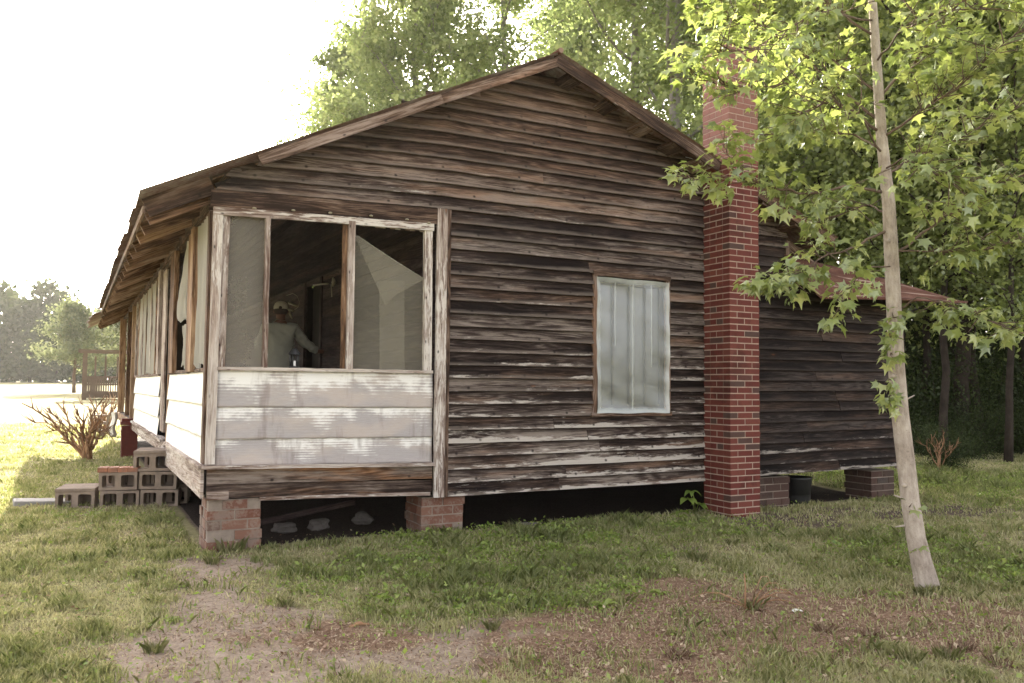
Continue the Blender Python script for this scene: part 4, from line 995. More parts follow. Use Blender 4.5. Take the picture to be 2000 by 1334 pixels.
def big_tree(name, seed, H, r0, crown_lo, crown_r, nleaf, lsize, lm, bm, lean=(0, 0), nl=16, cl=.55, fork=None, dens=1., flat_=.8, ld=(60, 110)):
    rg = random.Random(seed); ng = np.random.default_rng(seed)
    e = bpy.data.objects.new(name, None); COL.objects.link(e)
    m = MB(); pts = [V((0, 0, -.3))]; n = 10
    for i in range(1, n+1):
        k = i/n; pts.append(V((lean[0]*H*k+rg.uniform(-.07, .07), lean[1]*H*k+rg.uniform(-.07, .07), H*.93*k)))
    m.tube(pts, [r0*(1.25 if i == 0 else 1-.85*(i/n)**1.1) for i in range(n+1)], 10)
    tips = []
    def at(k): k = k*n; i = min(n-1, int(k)); return pts[i].lerp(pts[i+1], k-i)
    for i in range(nl):
        k = crown_lo+(1-crown_lo)*(i+.5)/nl*.98; a = i*2.4+rg.uniform(-.5, .5); kk = (k-crown_lo)/(1-crown_lo)
        R = crown_r*(1-.75*kk**1.6)*(.65+.35*min(1, kk*5+.3))*rg.uniform(.75, 1.1)
        d = V((math.cos(a), math.sin(a), rg.uniform(.15, .6)+kk*.5)); lp = limb(m, at(k), d, R, r0*.34*(1-kk*.7), .012, rg, 7, .2)
        for j in range(2, 8):
            tips.append((lp[j], R))
            if j % 2 == 0:
                d2 = V((rg.uniform(-1, 1), rg.uniform(-1, 1), rg.uniform(-.2, .8))); q = limb(m, lp[j], d2, R*.42, r0*.08, .006, rg, 4, .25, 5)
                tips += [(q[2], R), (q[4], R)]
    m.build('trunk', bm, e)
    P_ = []; C_ = []
    per = max(8, int(nleaf/len(tips)))
    for (t, R) in tips:
        c = np.array(t); cc = rg.random(); nn = int(per*rg.uniform(.5, 1.5)); sg = cl*rg.uniform(.6, 1.2)
        q = ng.normal(size=(nn, 3))*np.array([sg, sg, sg*flat_*.7]); q[:, 2] += -.1*(q[:, 0]**2+q[:, 1]**2)
        P_.append(c+q); C_.append(np.clip(cc*.55+ng.uniform(-.12, .5, nn), 0, 1))
    P_ = np.concatenate(P_); C_ = np.concatenate(C_)
    v, f = leaf_quads(P_, lsize, .35, ng, .7)
    fast_mesh('crown', v, f, lm, np.stack([C_, ng.random(len(C_)), ng.random(len(C_))], 1), e)
    return e
def place(e, p, rz, s, label, group, cat='tree'):
    e.location = p; e.rotation_euler = (0, 0, rz); e.scale = (s, s, s); tag(e, label, cat, group); return e
def gp(px, t):      # ground point seen in column px at depth t
    p = PT(px, 750, t); return on(p.x, p.y, -.02)

TG = 'tall trees behind the house'; WG = 'woodland trees right of the house'
pa = big_tree('broadleaf_tree', 3, 24, .30, .10, 6.6, 62000, .20, M['leafy'], M['barkg'], nl=34, cl=.55)
place(pa, gp(800, 35), .4, 1.0, 'pale leafy tree behind the left slope of the roof, its crown fading into the sky', TG)
pb = big_tree('broadleaf_tree', 8, 25, .24, .18, 5.6, 26000, .18, M['leafy'], M['barkg'], nl=24, cl=.5, lean=(.05, 0))
place(pb, gp(1010, 32), 2.0, 1.0, 'thin airy tree with bare crooked limbs showing just left of the roof peak', TG)
pc = big_tree('tall_tree', 12, 21, .26, .16, 4.2, 26000, .15, M['leafy'], M['barkg'], nl=20, cl=.6)
place(pc, gp(1322, 21), 0, 1.0, 'tall grey trunked tree rising just left of the chimney', TG)
def cp(src, px, t, rz, s, label, group=TG): c = copy_tree(src); return place(c, gp(px, t), rz, s, label, group)
cp(pa, 690, 42, 2.2, .86, 'leftmost pale tree behind the roof, at the edge of the white sky')
cp(pb, 1235, 24, 4.2, .86, 'tree with a forked dark trunk right of the roof peak')
cp(pa, 1130, 44, 1.3, 1.05, 'far pale tree directly behind the roof peak')
cp(pc, 905, 46, 3.3, .95, 'far tree filling the gap over the middle of the left roof slope')
cp(pa, 1400, 36, 5., 1.1, 'far bright tree behind the chimney top')
pd = big_tree('woodland_tree', 21, 15, .20, .14, 4.4, 34000, .15, M['leafm'], M['barkd'], nl=26, cl=.48)
place(pd, gp(1600, 21), .3, 1., 'bushy yellow green tree right behind the chimney and rear roof', WG)
pe = big_tree('woodland_tree', 23, 16, .17, .20, 4.8, 36000, .15, M['leafm'], M['barkd'], nl=24, cl=.5)
place(pe, gp(1885, 17.5), .9, 1., 'dark trunked spreading tree behind the awning tip', WG)
WL = ['dark tree at the right edge of the photo', 'woodland tree between the awning and the dark spreading tree', 'woodland tree deep behind the rear room', 'shadowed tree behind the sapling top', 'rear woodland tree above the awning',
      'farthest dark tree at the right border', 'back row tree behind the chimney base line', 'back row tree over the lean-to', 'back row tree right of centre wood', 'low shaded tree beyond the grass at far right']
for i, (src, px, t, rz, s) in enumerate(((pe, 2120, 18, 2.2, .95), (pd, 1760, 23, 3.1, 1.), (pd, 1500, 27, 4.6, 1.0), (pe, 1700, 27, .2, 1.15), (pe, 1980, 25, 5.1, 1.2), (pe, 2250, 26, 1.1, 1.2), (pd, 1455, 38, 1.7, 1.2), (pe, 2330, 22, .6, 1.25))):
    cp(src, px, t, rz, s, WL[i], WG)
# dense understory at the wood edge: shrubs, each of its own
def shrub(seed, nleaf, lm, R=1.5, H=2.2, name='understory_shrub'):
    rg = random.Random(seed); ng = np.random.default_rng(seed); e = bpy.data.objects.new(name, None); COL.objects.link(e); m = MB(); P_ = []; C_ = []
    for i in range(11):
        a = rg.uniform(0, 6.28); d = V((math.cos(a)*rg.uniform(.2, .9), math.sin(a)*rg.uniform(.2, .9), 1)); q = limb(m, (0, 0, -.05), d, H*rg.uniform(.6, 1.05), .022, .004, rg, 7, .22, 5, .0)
        for j in range(1, 8):
            nn = int(nleaf/75*rg.uniform(.5, 1.5)); s = R*.26*rg.uniform(.6, 1.2); c = np.array(q[j])
            P_.append(c+ng.normal(size=(nn, 3))*[s, s, s*.6]); C_.append(np.clip(rg.random()*.6+ng.uniform(-.1, .4, nn), 0, 1))
    m.build('stems', M['barkd'], e); P_ = np.concatenate(P_); C_ = np.concatenate(C_); v, f = leaf_quads(P_, .075, .3, ng)
    fast_mesh('foliage', v, f, lm, np.stack([C_, C_, C_], 1), e); return e
s1 = shrub(31, 9000, M['leafu'], 1.7, 2.6); s2_ = shrub(32, 9000, M['leafu'], 2.0, 3.2); k = 0
SL = 'dark leafy shrub in the shaded wood edge behind the house and the grass'
for row, (t, n, sc_) in enumerate(((17.6, 9, .50), (19., 10, .85), (20.8, 9, 1.0), (22.5, 9, 1.1), (25.5, 9, 1.5), (29, 9, 1.9))):
    for i in range(n):
        px = 1560+(i+.5)*(2260-1560)/n+random.uniform(-30, 30); src = (s1, s2_)[k % 2]
        if row <= 1 and px < 1790: k += 1; continue
        o = src if k in (0, 1) and src.get('label') is None else (copy_tree(src) if src.get('label') else src)
        place(o, gp(px, t+random.uniform(-.8, .8)), random.uniform(0, 6), sc_*random.uniform(.85, 1.15), SL, 'shrubs of the wood edge', 'shrub'); k += 1
for i in range(8):
    o = copy_tree((s1, s2_)[i % 2]); place(o, gp(1100+i*75, 33+random.uniform(-1, 1)), i*1.3, 1.7, 'shrub in the wood far behind the house, glimpsed beyond it', 'shrubs behind the house', 'shrub')
sl_ = big_tree('slim_woodland_tree', 61, 9.5, .085, .26, 2.2, 5200, .11, M['leafm'], M['barkd'], nl=12, cl=.42, lean=(.06, .02))
SLL = ['slim leaning dark trunk just right of the sapling at the wood edge', 'slim dark trunk in the shade between the leaning one and the spreading tree', 'slim dark trunk left of the big spreading tree', 'slim trunk near the right border of the wood', 'slim trunk set back in the wood behind the broken stems', 'slim trunk at the far right border', 'slim dark trunk right of the house corner', 'slim dark trunk behind the awning']
for i, (px, t, rz, s) in enumerate(((1840, 16.5, 0, 1.), (1915, 18, 2.4, 1.1), (1965, 16, 4., .9), (2010, 19, 1.1, 1.2), (1795, 19.5, 5.3, 1.15), (2080, 17, 3.2, 1.), (1770, 17.5, 2.9, .95), (1860, 21, .7, 1.3))):
    oo_ = sl_ if i == 0 else copy_tree(sl_); place(oo_, gp(px, t), rz, s, SLL[i], 'slim trees at the wood edge')
# far wood at the end of the field, one mass
ng = np.random.default_rng(77); rg = random.Random(77); m = MB(); P_ = []; C_ = []
for i in range(46):
    px = -900+i*34+rg.uniform(-12, 12); t = rg.uniform(118, 132); g0 = gp(px, t); h = rg.uniform(11, 15)*(1. if px < 130 else .72)
    m.tube([g0, g0+V((0, 0, h*.8))], [.22, .06], 5)
    c0 = rg.random()*.6
    for j in range(64):
        z = rg.uniform(.04, 1)*h; R = 3.6*math.sin(min(1, (z/h)*.85+.2)*math.pi*.95)**.6*rg.uniform(.3, 1); a = rg.uniform(0, 6.28); c = np.array(g0)+[R*math.cos(a), R*math.sin(a), z]
        nn = 26; P_.append(c+ng.normal(size=(nn, 3))*[.8, .8, .6]); C_.append(np.clip(c0+ng.uniform(-.1, .35, nn), 0, 1))
P_ = np.concatenate(P_); C_ = np.concatenate(C_); v, f = leaf_quads(P_, .80, .3, ng, .8)
fw = fast_mesh('far_wood', v, f, M['leaff'], np.stack([C_, C_, C_], 1)); tag(fw, 'hazy tree line across the far end of the field', 'woods', None, 'stuff')
tr_ = m.build('trunks', M['barkd'], fw)
# small light tree in the field
e = big_tree('young_field_tree', 41, 6.6, .13, .28, 2.6, 7000, .22, M['leafp'], M['farwood'], nl=13, cl=.5); place(e, gp(145, 60), 0, 1., 'small pale green tree standing in the field in front of the far wood', None)
e = copy_tree(e); place(e, gp(240, 66), 2., 1.25, 'second pale field tree seen behind the wooden deck shelter', None)

# ---- the sapling ------------------------------------------------------------------
ST = 5.74; base = G(1812, 1150)
sap = empty('young_sweetgum_tree', base, 'slim pale barked young tree with star shaped leaves in front of the house', 'tree')
tp = [base+V((0, 0, -.1))]+[PT(x, y, ST) for x, y in ((1813, 1150), (1800, 1100), (1789, 1050), (1778, 980), (1769, 900), (1757, 800), (1751, 720), (1746, 600), (1741, 500), (1736, 400), (1722, 270), (1716, 180), (1710, 90), (1704, 0), (1698, -120), (1690, -260), (1684, -400))]
trd = [.105, .084, .071, .064, .062, .060, .058, .055, .050, .048, .043, .037, .034, .031, .028, .023, .016, .006]
rg = random.Random(5); ng = np.random.default_rng(5)
m = MB(); m.tube(tp, trd, 14)
for (px, py, dx, dy) in ((1768, 975, -22, -8), (1775, 1025, -26, 4), (1752, 790, 34, -18), (1795, 1120, -12, 10)):
    m.tube([PT(px, py, ST), PT(px+dx, py+dy, ST-.02)], [.009, .004], 6)
for (px, py) in ((1777, 905), (1772, 880), (1745, 735), (1766, 948), (1741, 640), (1734, 470)):
    q = PT(px, py, ST-.045); m.lathe([(0, -.018), (.016, -.010), (.018, .005), (0, .016)], q, 8, r=0.)
root_c = V(base); m.build('trunk', M['bark'], sap, off=root_c); m = MB()
LP, LD = [], []          # leaf positions, directions
def twig(p, d, L, n):
    q = limb(m, p, d, L, .0045, .0015, rg, 4, .22, 5, .02)
    for j in range(n):
        k = rg.uniform(.35, 1.)*4; i = min(3, int(k)); c = q[i].lerp(q[i+1], k-i); dd_ = V((rg.uniform(-1, 1), rg.uniform(-1, 1), rg.uniform(-.7, .35)))+V(d).normalized()*.6
        pe_ = c+dd_.normalized()*rg.uniform(.03, .08); LP.append(tuple(pe_)); LD.append(tuple(dd_))
        if L > .2: m.tube([c, pe_], .0014, 3, cap=False)
def branch(pts, r0, nt_, leafn=5, start=.3, tl=(.12, .34)):
    pts = [V(p) for p in pts]; n = len(pts)-1
    fine = [pts[0]]
    for i in range(n):
        for k in range(1, 5): fine.append(pts[i].lerp(pts[i+1], k/4)+V((rg.uniform(-1, 1), rg.uniform(-1, 1), rg.uniform(-1, 1)))*.012)
    N_ = len(fine)-1; m.tube(fine, [r0*.8*(1-.85*i/N_) for i in range(N_+1)], 7)
    nt_ = int(nt_*1.5)
    for j in range(nt_):
        k = (start+(1-start)*(j+rg.random())/nt_)*N_; i = min(N_-1, int(k)); c = fine[i].lerp(fine[i+1], k-i); d = (fine[i+1]-fine[i]).normalized()
        dd_ = d*.7+V((rg.uniform(-1, 1), rg.uniform(-1, 1), rg.uniform(-.45, .7))); twig(c, dd_, rg.uniform(*tl), leafn+rg.randint(-1, 2))
    twig(fine[-1], fine[-1]-fine[-2], .12, leafn+2)
B = lambda *q: [PT(x, y, t) for x, y, t in q]
branch(B((1736, 450, ST), (1680, 478, ST-.1), (1600, 505, ST-.3), (1545, 540, ST-.4), (1500, 552, ST-.45)), .013, 22, 5, .35, (.08, .22))
branch(B((1722, 375, ST), (1650, 366, ST-.05), (1580, 378, ST-.1), (1500, 365, ST-.1), (1430, 345, ST-.15), (1340, 350, ST-.2)), .014, 26, 5, .32, (.08, .2))
branch(B((1440, 345, ST-.15), (1425, 310, ST-.15), (1410, 280, ST-.2)), .006, 6, 5, .3, (.06, .16))
branch(B((1718, 235, ST), (1640, 170, ST+.1), (1560, 100, ST+.1), (1500, 60, ST+.1), (1420, 40, ST+.1)), .014, 26, 6, .2)
branch(B((1722, 260, ST), (1640, 200, ST-.1), (1560, 160, ST-.3), (1450, 175, ST-.35), (1350, 150, ST-.4)), .013, 28, 6, .25)
branch(B((1715, 180, ST), (1620, 110, ST+.3), (1500, 40, ST+.4), (1380, 20, ST+.5)), .012, 26, 6, .2)
branch(B((1708, 70, ST), (1620, 10, ST-.1), (1540, -60, ST-.2), (1420, -90, ST-.3)), .012, 22, 6, .2)
branch(B((1706, 40, ST), (1600, 20, ST-.5), (1480, 90, ST-.8), (1400, 110, ST-.9)), .010, 22, 6, .25)
branch(B((1722, 290, ST), (1670, 262, ST+.3), (1590, 250, ST+.5), (1520, 262, ST+.6)), .010, 22, 6, .3)
branch(B((1724, 300, ST), (1680, 230, ST-.3), (1610, 200, ST-.6), (1560, 230, ST-.7)), .010, 20, 6, .3)
branch(B((1741, 500, ST), (1800, 455, ST), (1860, 415, ST-.1), (1930, 370, ST-.2), (2040, 320, ST-.2)), .014, 24, 5, .3)
branch(B((1745, 490, ST), (1820, 492, ST-.1), (1910, 488, ST-.2), (2010, 470, ST-.3)), .010, 22, 5, .3, (.08, .22))
branch(B((1750, 610, ST), (1790, 580, ST-.1), (1850, 592, ST-.2), (1920, 622, ST-.3), (2010, 655, ST-.3)), .009, 16, 4, .35, (.08, .2))
branch(B((1716, 190, ST), (1780, 130, ST), (1840, 50, ST+.1), (1900, -40, ST+.1)), .013, 22, 6, .2)
branch(B((1722, 270, ST), (1800, 220, ST-.2), (1880, 160, ST-.3), (1990, 60, ST-.4)), .013, 24, 6, .25)
branch(B((1730, 340, ST), (1800, 300, ST+.3), (1890, 260, ST+.4), (2010, 200, ST+.5)), .012, 24, 6, .25)
branch(B((1712, 120, ST), (1760, 60, ST-.5), (1850, 20, ST-.8), (1960, 10, ST-.9)), .010, 20, 6, .25)
branch(B((1728, 330, ST), (1760, 310, ST-.4), (1800, 330, ST-.7), (1860, 350, ST-.8)), .009, 16, 6, .3)
branch(B((1738, 420, ST), (1700, 400, ST+.4), (1640, 420, ST+.6), (1600, 440, ST+.7)), .009, 12, 5, .3)
branch(B((1704, 10, ST), (1660, -60, ST+.2), (1560, -80, ST+.4), (1440, -60, ST+.4)), .010, 22, 6, .2)
branch(B((1700, -60, ST), (1780, -100, ST), (1900, -120, ST)), .010, 16, 6, .2)
branch(B((1742, 520, ST), (1700, 520, ST-.4), (1650, 560, ST-.6), (1640, 600, ST-.65)), .007, 8, 4, .3, (.06, .15))
for (px, py) in ((1738, 650), (1740, 690), (1736, 740), (1738, 770), (1744, 620), (1741, 668), (1735, 780)):
    for _ in range(3): twig(PT(px, py, ST-.05), V((-.6, -.5, rg.uniform(-.4, .4))), rg.uniform(.05, .16), 4)
for (px, py) in ((1772, 1080), (1770, 990), (1770, 1000)): twig(PT(px+6, py, ST-.06), V((-.5, -.6, .3)), .06, 3)
m.build('branches', M['barkb'], sap, off=root_c)
LP = np.array(LP); LD = np.array(LD); LD[:, 2] -= .25
v, f, kv, kt = star_leaves(LP, .082, LD, ng); n = len(LP); cr = np.clip(ng.normal(.5, .25, n), 0, 1)
fast_mesh('leaves', v-np.array(root_c), f, M['leafs'], np.repeat(np.stack([cr, cr, cr], 1), kt, 0), sap)
print('sapling leaves', n)

# ---- grass ----------------------------------------------------------------------
def in_view(x, y, margin=.04):
    dx = x-CAM[0]; dy = y-CAM[1]; t = dx*F0[0]+dy*F0[1]; u = (dx*R0[0]+dy*R0[1])/np.maximum(t, .1)
    return (t > 3.2) & (np.abs(u) < 1000/FPX+margin+.25/np.maximum(t, 1))
def scatter(n, tmin, tmax, pw=1.35, seed=1):
    r = np.random.default_rng(seed); k = r.random(n); t = (tmin**(1-pw)+(tmax**(1-pw)-tmin**(1-pw))*k)**(1/(1-pw))
    u = r.uniform(-.68, .68, n); x = CAM[0]+t*(F0[0]+u*R0[0]); y = CAM[1]+t*(F0[1]+u*R0[1]); return x, y, t
def blades(name, x, y, t, h, w, cols, mat, lean=.6, seed=2, label=None):
    r = np.random.default_rng(seed); n = len(x); z = height(x, y); a = r.uniform(0, 2*np.pi, n); b = r.uniform(0, 2*np.pi, n); l = r.uniform(.1, lean, n)*h
    p = np.stack([x, y, z-.004], 1); sw = np.stack([np.cos(a)*w/2, np.sin(a)*w/2, 0*w], 1); tip = p+np.stack([np.cos(b)*l, np.sin(b)*l, h], 1); mid = p+np.stack([np.cos(b)*l*.3, np.sin(b)*l*.3, h*.62], 1)
    v = np.stack([p-sw, p+sw, mid+sw*.7, tip, mid-sw*.7], 1).reshape(-1, 3); f = np.arange(5*n).reshape(n, 5)
    o = fast_mesh(name, v, f, mat, np.stack([cols, cols, cols], 1)); tag(o, label, 'grass', None, 'stuff'); return o
x, y, t = scatter(520000, 3.3, 24, 1.15, 1); D_, L_, K_, U_ = fields(x, y); r = np.random.default_rng(4)
pr_ = 1-.95*D_; pr_ *= 1-.88*L_; pr_ *= 1-.86*K_; pr_ *= .30+.70*np.clip(fbm(x, y, 3.5, 4, 51)*3-.9, 0, 1); keep = (r.random(len(x)) < pr_) & in_view(x, y)
ins = (x > -.02) & (x < 8.5) & (y > .02) & (y < 14); keep &= ~ins
ap = (x+2.0 < 0)
x, y, t, U_, D_ = x[keep], y[keep], t[keep], U_[keep], D_[keep]; n = len(x); tuft = fbm(x, y, 6., 3, 61)
tuft = np.clip((tuft-.5)*2.2+.5, 0, 1.2); h = (.016+.050*tuft+.06*U_*tuft)*r.uniform(.5, 1.25, n); w_ = .0038+.0010*t*r.uniform(.6, 1.2, n)
c = np.clip(.72-.34*U_-.65*(tuft-.5)+.5*(fbm(x, y, 1.1, 3, 71)-.5)+r.normal(0, .2, n), 0, 1)
print('blades', n)
blades('grass', x, y, t, h, w_, c, M['grass'], 1.0, 2, 'short patchy yard grass around the house')
# clover-like weeds in the lush zones
x, y, t = scatter(420000, 3.3, 17, 1.1, 6); D_, L_, K_, U_ = fields(x, y); pr_ = np.clip(U_*1.6, 0, 1)*(1-.8*D_)*(1-.8*L_)*(1-.7*K_)*np.clip(fbm(x, y, 5., 3, 81)*2.6-.75, 0, 1)+.02
keep = (r.random(len(x)) < pr_) & in_view(x, y) & ~((x > -.02) & (x < 8.5) & (y > .15)); x, y, t = x[keep], y[keep], t[keep]; n = len(x); hh = height(x, y)+r.uniform(.01, .06, n)*(fbm(x, y, 5., 2, 82)+.3)
v, f = leaf_quads(np.stack([x, y, hh], 1), .016+.0014*t[:, None], .9, r, .75); cw = np.clip(r.normal(.5, .25, n), 0, 1)
print('weeds', n)
x2, y2, t2 = scatter(60000, 3.3, 14, 1.05, 16); D_, L_, K_, U_ = fields(x2, y2); k2 = (r.random(len(x2)) < np.clip(U_-.1, 0, 1)*np.clip(fbm(x2, y2, 2.2, 3, 83)*4-1.7, 0, 1)+.004*(1-L_)) & in_view(x2, y2) & ~((x2 > -.02) & (x2 < 8.5) & (y2 > .15)); x2, y2 = x2[k2], y2[k2]
v2, f2 = leaf_quads(np.stack([x2, y2, height(x2, y2)+r.uniform(.015, .09, len(x2))], 1), .042, .7, r, .55); v = np.concatenate([v, v2]); f = np.concatenate([f, f2+4*n]); cw = np.concatenate([cw, np.clip(r.normal(.6, .3, len(x2)), 0, 1)])
o = fast_mesh('ground_cover', v, f, M['weed'], np.stack([cw, cw, cw], 1)); tag(o, 'low bright green clover and weeds along the front of the house', 'ground cover', None, 'stuff')
# straw, dead leaves
x, y, t = scatter(260000, 3.3, 15, 1.2, 8); D_, L_, K_, U_ = fields(x, y); pr_ = (1-.9*K_)*.12+.8*L_+.35*D_+.02*K_; pr_ *= np.clip(fbm(x, y, 4., 3, 91)*2-.4, .1, 1)
keep = (r.random(len(x)) < pr_) & in_view(x, y) & ~((x > -.02) & (x < 8.5) & (y > .5)); x, y, t = x[keep], y[keep], t[keep]; n = len(x)
v, f = leaf_quads(np.stack([x, y, height(x, y)+r.uniform(.002, .016, n)], 1), .016+.0022*t[:, None], 1.6, r, .22); cw = r.random(n)
print('straw', n)
x2, y2, t2 = scatter(9000, 3.3, 16, 1.1, 18); D_, L_, K_, U_ = fields(x2, y2); k2 = (r.random(len(x2)) < .25+.5*L_) & in_view(x2, y2) & ~((x2 > -.02) & (x2 < 8.5) & (y2 > .5)); x2, y2 = x2[k2], y2[k2]
v2, f2 = leaf_quads(np.stack([x2, y2, height(x2, y2)+r.uniform(.008, .035, len(x2))], 1), .030, 1.2, r, .6); v = np.concatenate([v, v2]); f = np.concatenate([f, f2+4*n]); cw = np.concatenate([cw, r.random(len(x2))])
o = fast_mesh('dead_grass_litter', v, f, M['straw'], np.stack([cw, cw, cw], 1)); tag(o, 'brown dead grass and leaf litter on the bare patches', 'leaf litter', None, 'stuff')

# ---- taller grass tufts, broadleaf weeds: things
def tuft(seed, n=120, H=.085, R=.10, mat='weed', name='grass_tuft'):
    r = np.random.default_rng(seed); a = r.uniform(0, 6.28, n); rr = R*.5*np.sqrt(r.random(n)); x = rr*np.cos(a); y = rr*np.sin(a); h = H*r.uniform(.4, 1.1, n); b = a+r.normal(0, .5, n); l = h*r.uniform(.15, .75, n); w = .0016
    p = np.stack([x, y, 0*x-.01], 1); s = np.stack([-np.sin(b)*w, np.cos(b)*w, 0*b], 1); mid = p+np.stack([np.cos(b)*l*.35, np.sin(b)*l*.35, h*.65], 1); tip = p+np.stack([np.cos(b)*l, np.sin(b)*l, h], 1)
    v = np.stack([p-s, p+s, mid+s*.7, tip, mid-s*.7], 1).reshape(-1, 3); c = np.clip(r.normal(.55, .25, n), 0, 1)
    return fast_mesh(name, v, np.arange(5*n).reshape(n, 5), M[mat], np.stack([c, c, c], 1))
def rosette(seed, n=9, L=.12):
    rg = random.Random(seed); m = MB()
    for i in range(n):
        a = i*2.4+rg.uniform(-.3, .3); d = V((math.cos(a), math.sin(a), 0)); s = V((-d.y, d.x, 0)); el = rg.uniform(.25, 1.); l = L*rg.uniform(.6, 1.2); w = l*.19; b = len(m.v); c = (rg.random(), .5, .5, 1)
        for k in range(6):
            q = k/5; p = d*(l*q)+V((0, 0, l*(el*q-.75*el*q*q*1.1)+.005)); ww = w*math.sin(math.pi*(.12+.85*q))*(1+.3*math.sin(k*3)); m.v.append(p-s*ww+V((0, 0, ww*.4))); m.v.append(p); m.v.append(p+s*ww+V((0, 0, ww*.4)))
        for k in range(5):
            j = b+3*k; m.face((j, j+1, j+4, j+3), None, c, True); m.face((j+1, j+2, j+5, j+4), None, c, True)
    return m.build('broadleaf_weed', M['weed'])
t0 = tuft(1, mat='grass'); used = [False]
spots = [(590+420, 1128, 1.1, 'dark grass tuft in the lawn below the middle of the wall'), (1130, 1132, 1.2, 'dark upright tuft right of the middle tuft in the lawn'), (1275, 1128, 1., 'dark tuft on the edge of the bare brown patch'), (1365, 1095, 1.3, 'tall tuft in the grass below the chimney'),
         (1225, 1060, 1., 'tuft in the bright weeds below the window'), (1430, 1065, .9, 'tuft in the dark soil right of the chimney foot'), (415, 1100, 1.2, 'bright tuft at the foot of the corner pier'), (450, 1075, 2.2, 'tall grass clump growing against the corner pier'), (560, 1185, .9, 'ragged tuft left of the bare path'),
         (300, 1275, 1.1, 'pale tuft at the left edge of the bare path'), (1700, 1075, 1.1, 'tuft left of the sapling base'), (1800, 1160, 1., 'tuft against the left foot of the sapling'), (1830, 1152, .9, 'tuft against the right foot of the sapling'), (880, 1045, 1.4, 'weedy tuft at the mossy pier'), (1000, 1035, 1.5, 'tuft poking into the dark under the wall'), (1400, 1050, .8, 'small tuft in front of the chimney foot'), (1080, 1020, 1.2, 'tuft at the shadow edge under the window'), (1200, 1010, 1.2, 'tuft near the big leaved plant'),
         (720, 1170, .9, 'small tuft in the lawn below the porch sill'), (650, 1130, .8, 'small tuft under the shadow of the porch'), (960, 1230, .9, 'thin tuft in the pale lower lawn'), (1850, 1290, 1.2, 'tuft at the lower right among the brown litter'), (1780, 1300, 1.1, 'second tuft at the lower right corner grass')]
for i, (px, py, s, lab) in enumerate(spots):
    s *= .8
    o = t0 if i == 0 else t0.copy()
    if i: COL.objects.link(o)
    o.location = G(px, py); o.scale = (s, s, s); o.rotation_euler = (0, 0, i*1.1); tag(o, lab, 'grass tuft', 'tall grass tufts in the yard')
r0_ = rosette(3); 
for i, (px, py, s, lab) in enumerate(((740, 1170, 1.2, 'broadleaf weed in the lawn left of centre'), (720, 1195, 1., 'broadleaf weed just below the left of centre one'), (590, 1155, 1., 'small broadleaf weed near the path edge'), (880, 1195, 1.2, 'broadleaf weed lying pale on the brown spot'), (975, 1190, 1.1, 'pale broadleaf weed right of the brown spot'), (1180, 1185, 1.3, 'long leaved weed at the edge of the straw patch'), (1230, 1150, 1.1, 'broadleaf weed at the bare corner'), (1050, 1110, 1., 'broadleaf weed in the bright lawn'), (1740, 1165, 1.1, 'broadleaf weed left of the sapling foot'), (1720, 1130, .9, 'small broadleaf weed behind the sapling weed'), (1290, 1160, .9, 'little weed by the dead stalks'), (335, 1215, .8, 'single pale weed in the left lawn'), (1630, 940, 1.6, 'light green weed in the far right grass'), (830, 1140, .9, 'weed in front of the mossy pier'))):
    o = r0_ if i == 0 else r0_.copy()
    if i: COL.objects.link(o)
    if px == 1630: px, py = 1815, 940
    o.location = G(px, py); s *= .72; o.scale = (s, s, s); o.rotation_euler = (0, 0, i*1.7); tag(o, lab, 'weed', 'broadleaf weeds in the yard')
# big leaved plant at the chimney
e = empty('pokeweed_plant', G(1358, 1000), 'big leaved green plant growing against the left foot of the chimney', 'plant')
m = MB(); rg = random.Random(9); st = MB()
for (px, py) in ((1352, 960), (1345, 975), (1365, 985), (1330, 1000)):
    q = P(px, py, 1, -.12)-e.location; st.tube([V((0, 0, 0)), q*.5+V((.01, 0, .03)), q], .005, 6)
    for k in range(4):
        a = rg.uniform(0, 6.28); d = V((math.cos(a), math.sin(a)*.7-.3, .1)).normalized(); s_ = d.cross(V((0, 0, 1))).normalized(); b = len(m.v); L = rg.uniform(.10, .17); c = (rg.random()*.6, .5, .5, 1)
        for i in range(7):
            u = i/6; p = q+d*(L*u)+V((0, 0, .03*u-.09*u*u)); ww = L*.30*math.sin(math.pi*(.06+.93*u)**.8)
            for sg in (-1, 0, 1): m.v.append(p+s_*ww*sg+V((0, 0, abs(sg)*ww*.3)))
        for i in range(6):
            j = b+3*i; m.face((j, j+1, j+4, j+3), None, c, True); m.face((j+1, j+2, j+5, j+4), None, c, True)
st.build('stem', M['weed'], e); m.build('leaves', M['weed'], e)
# dead stalks on the bare patch
e = empty('dead_stalk_clump', G(1455, 1195), 'clump of dry bent stalks with one upright stick on the bare brown patch', 'dead plant')
m = MB(); rg = random.Random(4)
m.tube([V((-.0, 0, -.02)), V((.006, 0, .15)), V((-.004, 0, .235))], [.007, .005, .003], 6)
for (a, L, h) in ((.0, .30, .13), (.15, .34, .10), (.3, .26, .16), (2.9, .36, .09), (3.2, .30, .05), (-.4, .22, .10), (.5, .2, .2), (-.2, .3, .07)):
    d = R0*math.cos(a)+F0*math.sin(a); pts = [V((.06+d[0]*L*k, .02+d[1]*L*k, h*math.sin(k*2.6)+.005)) for k in (0, .25, .5, .75, 1)]; m.tube(pts, [.004, .0035, .003, .0025, .001], 5, r=.5)
m.build('stalks', M['deadwood'], e)
o = tuft(5, 60, .09, .1, 'grass', 'dry_tuft'); o.location = G(1470, 1190); tag(o, 'pale low tuft at the foot of the dead stalks', 'grass tuft')
